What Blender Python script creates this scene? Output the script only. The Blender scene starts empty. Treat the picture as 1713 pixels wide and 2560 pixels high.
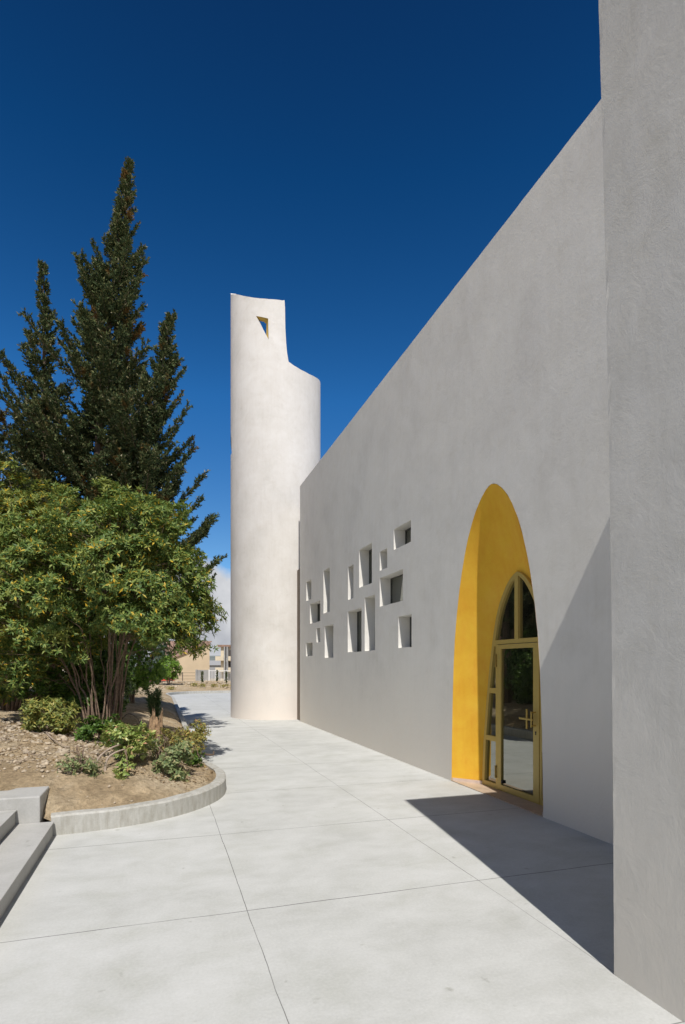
import bpy, math, random
import numpy as np
from mathutils import Vector, Matrix, noise as mnoise
from mathutils.geometry import delaunay_2d_cdt

scene = bpy.context.scene
C = scene.collection
R = math.radians
PI = math.pi

# ------------------------------------------------------------------ camera
EYE = 1.65
cam_data = bpy.data.cameras.new('camera')
cam = bpy.data.objects.new('camera', cam_data)
C.objects.link(cam)
cam.location = (0, 0, EYE)
cam.rotation_euler = (PI / 2, 0, 0)
cam_data.sensor_fit = 'HORIZONTAL'
cam_data.sensor_width = 24
cam_data.lens = 1426 / 1713 * 24
cam_data.shift_y = 385 / 1713
cam_data.clip_start = 0.05
cam_data.clip_end = 6000
scene.camera = cam

# ------------------------------------------------------------------ light
SUN_DIR = Vector((0.5795, -4.014, 5.6)).normalized()      # towards the sun
EL = math.asin(SUN_DIR.z)
AZ = math.atan2(SUN_DIR.x, SUN_DIR.y)
sun_d = bpy.data.lights.new('sun', 'SUN')
sun_d.energy = 4.6
sun_d.angle = R(0.5)
sun_d.color = (1.0, 0.955, 0.895)
sun = bpy.data.objects.new('sun', sun_d)
C.objects.link(sun)
sun.rotation_euler = SUN_DIR.to_track_quat('Z', 'Y').to_euler()

world = bpy.data.worlds.new('World')
scene.world = world
world.use_nodes = True
wt = world.node_tree
wt.nodes.clear()
def wn(t, **k):
    n = wt.nodes.new(t)
    for a, b in k.items(): setattr(n, a, b)
    return n
sky = wn('ShaderNodeTexSky', sky_type='NISHITA', sun_disc=False)
sky.sun_elevation = EL
sky.sun_rotation = AZ
sky.altitude = 600
sky.air_density = 0.8
sky.dust_density = 0.05
sky.ozone_density = 3.0
sgam = wn('ShaderNodeGamma'); sgam.inputs['Gamma'].default_value = 1.55
smul = wn('ShaderNodeVectorMath', operation='MULTIPLY'); smul.inputs[1].default_value = (0.34, 0.34, 0.34)
scal = wn('ShaderNodeVectorMath', operation='MULTIPLY'); scal.inputs[1].default_value = (2.22, 2.22, 2.22)
sm2 = wn('ShaderNodeVectorMath', operation='MULTIPLY')
scor = wn('ShaderNodeValToRGB')        # deep polarised blue, clearer towards the horizon; unseen zenith dulled for neutral shadows
for i, (p, c_) in enumerate([(0.0, (0.6, 0.62, 0.55)), (0.2, (0.60, 0.72, 0.63)), (0.42, (0.34, 0.92, 0.96)), (0.65, (0.125, 0.64, 0.74)), (0.78, (0.12, 0.46, 0.56)), (0.9, (0.14, 0.22, 0.21))]):
    if i > 1: scor.color_ramp.elements.new(p)
    scor.color_ramp.elements[i].position = p; scor.color_ramp.elements[i].color = (*c_, 1)
bg = wn('ShaderNodeBackground'); bg.inputs['Strength'].default_value = 0.1
wo = wn('ShaderNodeOutputWorld')
# low cloud near the horizon from the view direction, plus unseen cloud added for light
tc = wn('ShaderNodeTexCoord')
sep = wn('ShaderNodeSeparateXYZ')
nz = wn('ShaderNodeTexNoise'); nz.inputs['Scale'].default_value = 3.2; nz.inputs['Detail'].default_value = 9; nz.inputs['Roughness'].default_value = 0.56
nzb = wn('ShaderNodeTexNoise'); nzb.inputs['Scale'].default_value = 9; nzb.inputs['Detail'].default_value = 8
wt.links.new(tc.outputs['Generated'], sep.inputs[0])
wt.links.new(tc.outputs['Generated'], nz.inputs['Vector'])
wt.links.new(tc.outputs['Generated'], nzb.inputs['Vector'])
m1 = wn('ShaderNodeMath', operation='MULTIPLY_ADD'); m1.inputs[1].default_value = 0.30; m1.inputs[2].default_value = 0.0
wt.links.new(nz.outputs['Fac'], m1.inputs[0])
mb_ = wn('ShaderNodeMath', operation='MULTIPLY_ADD', use_clamp=True); mb_.inputs[1].default_value = -1.6; mb_.inputs[2].default_value = -0.25  # unseen cloud raised behind the camera, added to whiten the shadow light
wt.links.new(sep.outputs['Y'], mb_.inputs[0])
mb2 = wn('ShaderNodeMath', operation='MULTIPLY_ADD'); mb2.inputs[1].default_value = 0.31; wt.links.new(mb_.outputs[0], mb2.inputs[0]); wt.links.new(m1.outputs[0], mb2.inputs[2])
ml = wn('ShaderNodeMath', operation='MULTIPLY_ADD', use_clamp=True); ml.inputs[1].default_value = -0.9; ml.inputs[2].default_value = -0.27  # cloud at left raised further out of view, added as neutral wall light
wt.links.new(sep.outputs['X'], ml.inputs[0])
ml2 = wn('ShaderNodeMath', operation='MULTIPLY_ADD'); ml2.inputs[1].default_value = 0.5; wt.links.new(ml.outputs[0], ml2.inputs[0]); wt.links.new(mb2.outputs[0], ml2.inputs[2])
m2 = wn('ShaderNodeMath', operation='SUBTRACT'); wt.links.new(ml2.outputs[0], m2.inputs[0]); wt.links.new(sep.outputs['Z'], m2.inputs[1])
m3 = wn('ShaderNodeMath', operation='MULTIPLY', use_clamp=True); m3.inputs[1].default_value = 45; wt.links.new(m2.outputs[0], m3.inputs[0])
crp = wn('ShaderNodeValToRGB')
crp.color_ramp.elements[0].position = 0.3; crp.color_ramp.elements[0].color = (3.6, 3.8, 4.3, 1)
crp.color_ramp.elements[1].position = 0.65; crp.color_ramp.elements[1].color = (7.6, 7.7, 7.9, 1)
wt.links.new(nzb.outputs['Fac'], crp.inputs['Fac'])
mixc = wn('ShaderNodeMix', data_type='RGBA')
wt.links.new(sky.outputs[0], sgam.inputs['Color'])
wt.links.new(sgam.outputs[0], smul.inputs[0])
wt.links.new(m3.outputs[0], mixc.inputs['Factor'])
wt.links.new(sep.outputs['Z'], scor.inputs['Fac']); wt.links.new(scor.outputs[0], scal.inputs[0])
wt.links.new(smul.outputs[0], sm2.inputs[0]); wt.links.new(scal.outputs[0], sm2.inputs[1])
wt.links.new(sm2.outputs[0], mixc.inputs['A'])
wt.links.new(crp.outputs[0], mixc.inputs['B'])
wt.links.new(mixc.outputs['Result'], bg.inputs['Color'])
wt.links.new(bg.outputs[0], wo.inputs[0])

scene.view_settings.view_transform = 'Standard'
scene.view_settings.look = 'None'
scene.view_settings.gamma = 1
scene.view_settings.use_curve_mapping = False
scene.view_settings.exposure = 0.0
scene.render.engine = 'CYCLES'
scene.cycles.max_bounces = 8
scene.cycles.diffuse_bounces = 5

# ------------------------------------------------------------------ frame of the long wall: n to the right of it, d along it
A = R(17.75)
CA, SA = math.cos(A), math.sin(A)
def W(n, d, z=0.0):
    return (n * CA - d * SA, n * SA + d * CA, z)
def ND(x, y):
    return (x * CA + y * SA, -x * SA + y * CA)
WALL_N = 3.98
WALL_TOP = 7.02

# ------------------------------------------------------------------ materials
def mat(name):
    m = bpy.data.materials.new(name); m.use_nodes = True
    return m, m.node_tree, m.node_tree.nodes['Principled BSDF']
def node(t, kind, **k):
    n = t.nodes.new(kind)
    for a, b in k.items(): setattr(n, a, b)
    return n
def ramp(t, src, stops):
    r = node(t, 'ShaderNodeValToRGB')
    e = r.color_ramp.elements
    while len(e) < len(stops): e.new(0.5)
    for i, (p, c) in enumerate(stops):
        e[i].position = p; e[i].color = (*c, 1)
    t.links.new(src, r.inputs['Fac'])
    return r.outputs[0]
def noise_tex(t, scale, detail=6, rough=0.55, coord='Object', stretch=None, dist=0.0):
    tcn = node(t, 'ShaderNodeTexCoord')
    n = node(t, 'ShaderNodeTexNoise')
    n.inputs['Scale'].default_value = scale; n.inputs['Detail'].default_value = detail; n.inputs['Roughness'].default_value = rough
    n.inputs['Distortion'].default_value = dist
    if stretch:
        mp = node(t, 'ShaderNodeMapping'); mp.inputs['Scale'].default_value = stretch
        t.links.new(tcn.outputs[coord], mp.inputs[0]); t.links.new(mp.outputs[0], n.inputs['Vector'])
    else:
        t.links.new(tcn.outputs[coord], n.inputs['Vector'])
    return n.outputs['Fac']
def mix(t, a, b, fac, mode='MIX'):
    m = node(t, 'ShaderNodeMix', data_type='RGBA', blend_type=mode)
    for s, v in (('A', a), ('B', b), ('Factor', fac)):
        if isinstance(v, (int, float)): m.inputs[s].default_value = v
        elif isinstance(v, tuple): m.inputs[s].default_value = (*v, 1)
        else: t.links.new(v, m.inputs[s])
    return m.outputs['Result']
def math_n(t, op, a, b=None, c=None, clamp=False):
    m = node(t, 'ShaderNodeMath', operation=op, use_clamp=clamp)
    for i, v in enumerate((a, b, c)):
        if v is None: continue
        if isinstance(v, (int, float)): m.inputs[i].default_value = v
        else: t.links.new(v, m.inputs[i])
    return m.outputs[0]
def bump(t, bsdf, srcs):
    prev = None
    for src, strength, dist in srcs:
        b = node(t, 'ShaderNodeBump'); b.inputs['Strength'].default_value = strength; b.inputs['Distance'].default_value = dist
        t.links.new(src, b.inputs['Height'])
        if prev: t.links.new(prev, b.inputs['Normal'])
        prev = b.outputs[0]
    t.links.new(prev, bsdf.inputs['Normal'])

def plaster(name, c0, c1, c2, trowel=1.0, rough=0.92, warm=None):
    m, t, b = mat(name)
    big = noise_tex(t, 0.9, 5, 0.6)
    mid = noise_tex(t, 3.5, 8, 0.65, dist=0.6)
    col = ramp(t, big, [(0.3, c0), (0.5, c1), (0.72, c2)])
    col = mix(t, col, ramp(t, mid, [(0.3, (0.36,) * 3), (0.7, (0.64,) * 3)]), 0.35, 'OVERLAY')
    scr = noise_tex(t, 5.5, 10, 0.72, stretch=(1, 1, 0.8), dist=0.7)
    col = mix(t, col, ramp(t, scr, [(0.30, (0.38,) * 3), (0.46, (0.5,) * 3), (0.62, (0.5,) * 3), (0.74, (0.63,) * 3)]), 0.55 * min(1, trowel + .3), 'OVERLAY')
    run = noise_tex(t, 9, 5, 0.6, stretch=(1.6, 1.6, 0.16))
    col = mix(t, col, ramp(t, run, [(0.32, (0.42,) * 3), (0.5, (0.5,) * 3), (0.7, (0.55,) * 3)]), 0.35, 'OVERLAY')
    if warm:            # warmer tint towards the foot, broken up by noise
        tcn = node(t, 'ShaderNodeTexCoord'); sp = node(t, 'ShaderNodeSeparateXYZ'); t.links.new(tcn.outputs['Object'], sp.inputs[0])
        h = math_n(t, 'ADD', sp.outputs['Z'], math_n(t, 'MULTIPLY', mid, -1.6))
        f = math_n(t, 'MULTIPLY_ADD', h, -0.6, 0.55, clamp=True)
        col = mix(t, col, warm, f)
    t.links.new(col, b.inputs['Base Color'])
    b.inputs['Roughness'].default_value = rough
    b.inputs['Specular IOR Level'].default_value = 0.25
    sweep = noise_tex(t, 1.3, 8, 0.6, stretch=(1.0, 1.0, 1.6), dist=0.5)
    fine = noise_tex(t, 38, 5, 0.6)
    grain = noise_tex(t, 160, 3, 0.6)
    bump(t, b, [(sweep, 0.3 * trowel, 0.010), (scr, 0.5 * trowel, 0.007), (fine, 0.45 * trowel, 0.0018), (grain, 0.35, 0.0009)])
    return m
M = {}
M['wall'] = plaster('grey_plaster', (0.715, 0.695, 0.645), (0.775, 0.755, 0.70), (0.81, 0.79, 0.73), warm=(0.77, 0.715, 0.63))
M['pier'] = plaster('grey_plaster_shaded', (0.57, 0.558, 0.52), (0.635, 0.62, 0.575), (0.69, 0.67, 0.615), trowel=0.9, warm=(0.68, 0.64, 0.57))  # darker copy of the wall plaster, with dimmer light on the pier put into colour
M['tower'] = plaster('cream_plaster', (0.655, 0.63, 0.585), (0.715, 0.685, 0.64), (0.76, 0.735, 0.695), trowel=1.0, warm=(0.74, 0.675, 0.61))
M['yellow'] = plaster('yellow_plaster', (0.74, 0.40, 0.03), (0.81, 0.465, 0.045), (0.86, 0.52, 0.075), trowel=0.6)
M['ochre'] = plaster('ochre_plaster', (0.50, 0.36, 0.09), (0.55, 0.40, 0.11), (0.60, 0.43, 0.13), trowel=0.3)
M['brown'] = plaster('shade_brown_plaster', (0.20, 0.165, 0.13), (0.22, 0.18, 0.145), (0.24, 0.2, 0.16), trowel=0.3)  # shade of the gap beside the tower put into a brown colour

def concrete(name, joints=False, tint=(1, 1, 1), base=0.55, streak=False):
    m, t, b = mat(name)
    k = lambda v: tuple(v * q for q in tint)
    big = noise_tex(t, 0.55, 6, 0.6, dist=0.4)
    mid = noise_tex(t, 2.4, 9, 0.68, stretch=(0.8, 1.1, 1) if joints else None, dist=0.25)
    fine = noise_tex(t, 26, 6, 0.6)
    col = ramp(t, big, [(0.3, k(base * 0.93)), (0.5, k(base)), (0.7, k(base * 1.06))])
    col = mix(t, col, ramp(t, mid, [(0.25, (0.34, 0.34, 0.315)), (0.5, (0.5, 0.5, 0.5)), (0.76, (0.64, 0.64, 0.65))]), 0.5, 'OVERLAY')
    micro = noise_tex(t, 55, 8, 0.75)
    col = mix(t, col, ramp(t, micro, [(0.3, (0.40,) * 3), (0.5, (0.5,) * 3), (0.7, (0.60,) * 3)]), 0.45, 'OVERLAY')
    spk = noise_tex(t, 9, 4, 0.5)
    col = mix(t, col, ramp(t, spk, [(0.24, (0.25, 0.24, 0.22)), (0.31, (0.5, 0.5, 0.5))]), 0.5, 'OVERLAY')
    if streak:
        st = noise_tex(t, 7, 6, 0.6, stretch=(3.0, 3.0, 0.5))
        col = mix(t, col, ramp(t, st, [(0.35, (0.33, 0.31, 0.26)), (0.55, (0.52, 0.52, 0.5)), (0.7, (0.62, 0.62, 0.62))]), 0.5, 'OVERLAY')
    if joints:
        tcn = node(t, 'ShaderNodeTexCoord'); sp = node(t, 'ShaderNodeSeparateXYZ'); t.links.new(tcn.outputs['Object'], sp.inputs[0])
        wob = noise_tex(t, 1.5, 3); wv = math_n(t, 'MULTIPLY_ADD', wob, 0.03, -0.015)
        def line(axis, off, per, w=0.0026):
            v = math_n(t, 'ADD', math_n(t, 'ADD', sp.outputs[axis], -off), wv)
            v = math_n(t, 'ABSOLUTE', math_n(t, 'WRAP', v, per / 2, -per / 2))
            return math_n(t, 'LESS_THAN', v, w)
        jl = math_n(t, 'MAXIMUM', line('X', 0.563, 1.771), line('Y', 3.86, 1.82, 0.004))
        brk = ramp(t, noise_tex(t, 1.1, 4), [(0.36, (0.5,) * 3), (0.55, (0.95,) * 3)])
        col = mix(t, col, (0.11, 0.105, 0.10), math_n(t, 'MULTIPLY', jl, brk))
    t.links.new(col, b.inputs['Base Color'])
    b.inputs['Roughness'].default_value = 0.8
    b.inputs['Specular IOR Level'].default_value = 0.25
    bump(t, b, [(mid, 0.25, 0.006), (fine, 0.3, 0.002)])
    return m
M['pave'] = concrete('smooth_concrete', True, (0.99, 1.0, 0.955), 0.515)
M['kerb'] = concrete('rough_concrete', False, (1, 0.985, 0.92), 0.44, True)
M['step'] = concrete('step_concrete', False, (1, 0.99, 0.94), 0.44)

def simple(name, col, rough=0.7, metal=0.0, var=0.0, scale=8, bs=0.0, spec=0.5):
    m, t, b = mat(name)
    b.inputs['Roughness'].default_value = rough; b.inputs['Metallic'].default_value = metal
    b.inputs['Specular IOR Level'].default_value = spec
    if var:
        n = noise_tex(t, scale, 6)
        lo = tuple(c * (1 - var) for c in col); hi = tuple(min(1, c * (1 + var)) for c in col)
        t.links.new(ramp(t, n, [(0.3, lo), (0.7, hi)]), b.inputs['Base Color'])
        if bs: bump(t, b, [(n, bs, 0.02)])
    else:
        b.inputs['Base Color'].default_value = (*col, 1)
    return m
M['sill'] = simple('sill_stone', (0.50, 0.39, 0.29), 0.45, var=0.16, scale=6)
M['skirt'] = simple('skirting_stone', (0.62, 0.50, 0.42), 0.6, var=0.1, scale=9)
M['gold'] = simple('gold_paint', (0.52, 0.39, 0.11), 0.42, 0.15, var=0.04, scale=20)
M['golddark'] = simple('gold_metal', (0.36, 0.25, 0.06), 0.35, 0.4)
M['black'] = simple('black_rubber', (0.015, 0.015, 0.017), 0.6)
M['bark'] = simple('grey_bark', (0.22, 0.155, 0.11), 0.9, var=0.4, scale=22, bs=0.6)
M['twig'] = simple('pale_twig', (0.34, 0.27, 0.21), 0.9, var=0.3, scale=20)
M['conbark'] = simple('conifer_bark', (0.13, 0.09, 0.06), 0.95, var=0.3, scale=14, bs=0.5)
M['stump'] = simple('fibrous_stump', (0.32, 0.21, 0.12), 0.95, var=0.5, scale=18, bs=0.8)
M['rock'] = simple('pale_limestone', (0.44, 0.365, 0.265), 1.0, var=0.35, scale=14, bs=0.9)
M['white'] = simple('white_metal_paint', (0.70, 0.70, 0.68), 0.5)
M['greywall'] = simple('weathered_grey_wall', (0.32, 0.32, 0.31), 0.9, var=0.15, scale=1.5)
M['beige'] = simple('beige_render', (0.54, 0.43, 0.29), 0.9, var=0.08, scale=0.5)
M['cream'] = simple('cream_render', (0.62, 0.54, 0.40), 0.9, var=0.08, scale=0.5)
M['pink'] = simple('pink_render', (0.60, 0.36, 0.28), 0.9, var=0.08, scale=0.4)
M['tile'] = simple('brown_roof_tiles', (0.27, 0.17, 0.125), 0.9, var=0.25, scale=2)
M['shutter'] = simple('dark_shutter', (0.07, 0.06, 0.055), 0.7)
M['red'] = simple('red_car_paint', (0.55, 0.07, 0.045), 0.3)
M['hill'] = simple('distant_scrub', (0.19, 0.21, 0.19), 1.0, var=0.25, scale=0.02)
M['roofgrey'] = simple('roof_membrane', (0.3, 0.3, 0.3), 0.9)

def glass(name, refl, tint=(0.9, 0.93, 0.88)):
    m, t, b = mat(name)
    t.nodes.remove(b)
    out = t.nodes['Material Output']
    g = node(t, 'ShaderNodeBsdfGlossy'); g.inputs['Roughness'].default_value = 0.0; g.inputs['Color'].default_value = (*tint, 1)
    tr = node(t, 'ShaderNodeBsdfTransparent'); tr.inputs['Color'].default_value = (0.30, 0.33, 0.30, 1)
    mx = node(t, 'ShaderNodeMixShader'); mx.inputs[0].default_value = refl
    t.links.new(tr.outputs[0], mx.inputs[1]); t.links.new(g.outputs[0], mx.inputs[2])
    t.links.new(mx.outputs[0], out.inputs['Surface'])
    return m
M['glass'] = glass('reflective_glass', 0.33)
M['wglass'] = glass('window_glass', 0.30)

def soil_mat():
    m, t, b = mat('dry_soil')
    big = noise_tex(t, 0.9, 7, 0.62, dist=0.5); fine = noise_tex(t, 16, 9, 0.75); clod = noise_tex(t, 5, 6, 0.7, dist=0.7)
    col = ramp(t, big, [(0.3, (0.34, 0.25, 0.15)), (0.48, (0.47, 0.36, 0.225)), (0.68, (0.58, 0.48, 0.335))])
    col = mix(t, col, ramp(t, fine, [(0.33, (0.22,) * 3), (0.5, (0.5,) * 3), (0.68, (0.8,) * 3)]), 0.6, 'OVERLAY')
    t.links.new(col, b.inputs['Base Color']); b.inputs['Roughness'].default_value = 1.0; b.inputs['Specular IOR Level'].default_value = 0.1
    bump(t, b, [(clod, 1.0, 0.09), (fine, 1.0, 0.035)])
    return m
M['soil'] = soil_mat()
M['ground'] = simple('dry_ground', (0.42, 0.35, 0.24), 1.0, var=0.2, scale=0.08)

def leaf_mat(name, stops, rough=0.45, spec=0.4, patch=None, trans=0.25):
    m, t, b = mat(name)
    geo = node(t, 'ShaderNodeNewGeometry')
    col = ramp(t, geo.outputs['Random Per Island'], stops)
    if patch:
        pn = noise_tex(t, patch[0], 4, 0.6)
        col = mix(t, col, patch[1], ramp(t, pn, [(patch[2], (0, 0, 0)), (patch[2] + 0.06, (1, 1, 1))]))
    t.links.new(col, b.inputs['Base Color'])
    b.inputs['Roughness'].default_value = rough; b.inputs['Specular IOR Level'].default_value = spec
    out = t.nodes['Material Output']
    tl = node(t, 'ShaderNodeBsdfTranslucent'); t.links.new(col, tl.inputs['Color'])
    mx = node(t, 'ShaderNodeMixShader'); mx.inputs[0].default_value = trans
    t.links.new(b.outputs[0], mx.inputs[1]); t.links.new(tl.outputs[0], mx.inputs[2]); t.links.new(mx.outputs[0], out.inputs['Surface'])
    return m
M['conifer'] = leaf_mat('conifer_needles', [(0.0, (0.042, 0.07, 0.032)), (0.45, (0.078, 0.108, 0.044)), (0.78, (0.13, 0.152, 0.06)), (0.95, (0.22, 0.21, 0.09)), (0.99, (0.42, 0.37, 0.24)), (1.0, (0.5, 0.45, 0.3))], 0.8, 0.12, (1.4, (0.17, 0.10, 0.032), 0.585), 0.1)
M['shrub'] = leaf_mat('shrub_leaves', [(0.0, (0.06, 0.125, 0.028)), (0.35, (0.13, 0.205, 0.045)), (0.7, (0.23, 0.30, 0.07)), (0.93, (0.36, 0.39, 0.09)), (0.965, (0.62, 0.42, 0.035)), (1.0, (0.70, 0.45, 0.04))], 0.5, 0.35, (1.3, (0.23, 0.26, 0.05), 0.60), 0.28)
M['shrub2'] = leaf_mat('shrub_leaves_yellow', [(0.0, (0.09, 0.14, 0.03)), (0.4, (0.17, 0.22, 0.045)), (0.85, (0.30, 0.32, 0.07)), (0.93, (0.60, 0.42, 0.035)), (1.0, (0.70, 0.47, 0.05))], 0.55, 0.28, None, 0.28)
M['hedge'] = leaf_mat('hedge_leaves', [(0.0, (0.03, 0.075, 0.012)), (0.5, (0.075, 0.15, 0.02)), (1.0, (0.16, 0.26, 0.04))], 0.4, 0.5, None, 0.25)
M['bright'] = leaf_mat('bright_leaves', [(0.0, (0.09, 0.19, 0.02)), (0.5, (0.16, 0.29, 0.035)), (1.0, (0.27, 0.4, 0.06))], 0.45, 0.4, None, 0.3)
M['bluegreen'] = leaf_mat('blue_green_needles', [(0.0, (0.05, 0.09, 0.06)), (1.0, (0.14, 0.19, 0.14))], 0.6, 0.3)
M['pale'] = leaf_mat('pale_yellow_leaves', [(0.0, (0.13, 0.18, 0.04)), (0.6, (0.28, 0.31, 0.08)), (1.0, (0.5, 0.42, 0.11))], 0.45, 0.4, None, 0.3)
M['succ'] = leaf_mat('fleshy_leaves', [(0.0, (0.17, 0.26, 0.06)), (0.6, (0.34, 0.42, 0.11)), (0.92, (0.5, 0.5, 0.17)), (1.0, (0.6, 0.3, 0.2))], 0.4, 0.5, None, 0.2)
M['greygreen'] = leaf_mat('grey_green_leaves', [(0.0, (0.12, 0.18, 0.07)), (0.7, (0.28, 0.33, 0.14)), (1.0, (0.42, 0.36, 0.18))], 0.5, 0.4, None, 0.2)
M['spiky'] = leaf_mat('spiky_leaves', [(0.0, (0.05, 0.10, 0.035)), (1.0, (0.13, 0.2, 0.07))], 0.5, 0.4, None, 0.2)
M['olive'] = leaf_mat('olive_dry_leaves', [(0.0, (0.13, 0.15, 0.04)), (0.6, (0.33, 0.31, 0.09)), (0.9, (0.5, 0.4, 0.1)), (1.0, (0.45, 0.2, 0.1))], 0.6, 0.3, None, 0.2)

# ------------------------------------------------------------------ object helpers
def tag(o, label=None, cat=None, group=None, kind=None):
    if label: o['label'] = label
    if cat: o['category'] = cat
    if group: o['group'] = group
    if kind: o['kind'] = kind
    return o
def empty(name, loc=(0, 0, 0), **k):
    o = bpy.data.objects.new(name, None); C.objects.link(o); o.location = loc; o.empty_display_size = 0.2
    bpy.context.view_layer.update()
    return tag(o, **k)
def mobj(name, verts, faces, m, parent=None, smooth=False):
    """world-space vertices; the object's origin is put at the parent's origin"""
    me = bpy.data.meshes.new(name)
    off = parent_world(parent)
    if isinstance(verts, np.ndarray): vv = (verts - np.array(off)).tolist()
    else: vv = [(v[0] - off[0], v[1] - off[1], v[2] - off[2]) for v in verts]
    if isinstance(faces, np.ndarray): faces = faces.tolist()
    me.from_pydata(vv, [], faces)
    me.validate(); me.update()
    if smooth: me.shade_smooth()
    me.materials.append(m if not isinstance(m, str) else M[m])
    o = bpy.data.objects.new(name, me); C.objects.link(o)
    if parent: o.parent = parent
    return o
def parent_world(p):
    x = np.zeros(3)
    while p is not None:
        x += np.array(p.location); p = p.parent
    return tuple(x)
class MB:
    def __init__(s): s.v = []; s.f = []
    def add(s, v, f):
        b = len(s.v); s.v += [tuple(p) for p in v]; s.f += [tuple(i + b for i in q) for q in f]; return s
    def hexa(s, p):   # 8 corners: bottom 0-3, top 4-7
        return s.add(p, [(0, 3, 2, 1), (4, 5, 6, 7), (0, 1, 5, 4), (1, 2, 6, 5), (2, 3, 7, 6), (3, 0, 4, 7)])
    def box(s, x0, x1, y0, y1, z0, z1):
        return s.hexa([(x0, y0, z0), (x1, y0, z0), (x1, y1, z0), (x0, y1, z0), (x0, y0, z1), (x1, y0, z1), (x1, y1, z1), (x0, y1, z1)])
    def nbox(s, n0, n1, d0, d1, z0, z1):   # box in the wall frame
        return s.hexa([W(n0, d0, z0), W(n1, d0, z0), W(n1, d1, z0), W(n0, d1, z0), W(n0, d0, z1), W(n1, d0, z1), W(n1, d1, z1), W(n0, d1, z1)])
    def tube(s, pts, radii, k=6):
        pts = [Vector(p) for p in pts]; rings = []
        for i, p in enumerate(pts):
            t = (pts[min(i + 1, len(pts) - 1)] - pts[max(i - 1, 0)])
            t = t.normalized() if t.length > 1e-9 else Vector((0, 0, 1))
            u = t.cross(Vector((0.31, 0.17, 0.93))).normalized(); w = t.cross(u)
            rings.append([p + (u * math.cos(2 * PI * j / k) + w * math.sin(2 * PI * j / k)) * radii[i] for j in range(k)])
        v = [q for r in rings for q in r]
        f = [(i * k + j, i * k + (j + 1) % k, (i + 1) * k + (j + 1) % k, (i + 1) * k + j) for i in range(len(pts) - 1) for j in range(k)]
        f.append(tuple(reversed(range(k)))); f.append(tuple(range((len(pts) - 1) * k, len(pts) * k)))
        return s.add(v, f)
    def build(s, name, m, parent=None, smooth=False): return mobj(name, s.v, s.f, m, parent, smooth)
def bevel(o, w=0.006, seg=2):
    b = o.modifiers.new('bevel', 'BEVEL'); b.width = w; b.segments = seg; b.limit_method = 'ANGLE'
    return o

def inside(poly, x, y):
    c = False; j = len(poly) - 1
    for i in range(len(poly)):
        xi, yi = poly[i]; xj, yj = poly[j]
        if (yi > y) != (yj > y) and x < (xj - xi) * (y - yi) / (yj - yi) + xi: c = not c
        j = i
    return c
def plate(outline, holes, front, back, extra=(), rims=True, rim_outline=True):
    """flat outline with holes -> two mapped skins plus rim walls. front/back: (x,y)->world point"""
    pts = [Vector(p) for p in outline]; edges = []
    def loop(a, n): return [(a + i, a + (i + 1) % n) for i in range(n)]
    edges += loop(0, len(outline))
    for h in holes:
        a = len(pts); pts += [Vector(p) for p in h]; edges += loop(a, len(h))
    pts += [Vector(p) for p in extra]
    res = delaunay_2d_cdt(pts, edges, [], 0, 1e-5)
    V2, F2 = res[0], res[2]
    mb = MB()
    good = []
    for f in F2:
        cx = sum(V2[i].x for i in f) / len(f); cy = sum(V2[i].y for i in f) / len(f)
        if inside(outline, cx, cy) and not any(inside(h, cx, cy) for h in holes): good.append(tuple(f))
    mb.add([front(v.x, v.y) for v in V2], good)
    if back: mb.add([back(v.x, v.y) for v in V2], [tuple(reversed(f)) for f in good])
    if back and rims:
        for L in ([outline] if rim_outline else []) + list(holes):
            n = len(L)
            mb.add([front(*p) for p in L] + [back(*p) for p in L], [(i, (i + 1) % n, n + (i + 1) % n, n + i) for i in range(n)])
    return mb
def recalc(o):
    import bmesh
    bm = bmesh.new(); bm.from_mesh(o.data); bmesh.ops.recalc_face_normals(bm, faces=bm.faces); bm.to_mesh(o.data); bm.free()
    return o
def jit(pts, amp, seed=0, closed=True, step=0.12):
    """subdivide a polyline and roughen it a little, as hand-trowelled arrises are"""
    out = []; n = len(pts)
    for i in range(n if closed else n - 1):
        a = pts[i]; b = pts[(i + 1) % n]; L = math.hypot(b[0] - a[0], b[1] - a[1]); k = max(1, int(L / step))
        for j in range(k):
            x = a[0] + (b[0] - a[0]) * j / k; y = a[1] + (b[1] - a[1]) * j / k
            if j: 
                x += mnoise.noise((x * 7 + seed, y * 7, 1.3)) * amp; y += mnoise.noise((x * 7, y * 7 + seed, 7.7)) * amp
            out.append((x, y))
    return out

# ================================================================== GROUND
gx = [-2500, -900, -300, -120, -60, -30, 0, 30, 60, 120, 300, 900, 2500]
gy = [-400, -100, -40, -10, 15, 30, 47, 52, 70, 90, 130, 200, 400, 1000, 3000]
def gz(y): 
    if y < 48: return -0.06
    if y < 90: return -0.06 - (y - 48) / 42 * 1.5
    return -1.56 - min(1, (y - 90) / 40) * 1.2
gv = [(x, y, gz(y)) for y in gy for x in gx]
nx = len(gx)
gf = [(j * nx + i, j * nx + i + 1, (j + 1) * nx + i + 1, (j + 1) * nx + i) for j in range(len(gy) - 1) for i in range(nx - 1)]
tag(mobj('ground', gv, gf, 'ground'), kind='structure')

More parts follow.
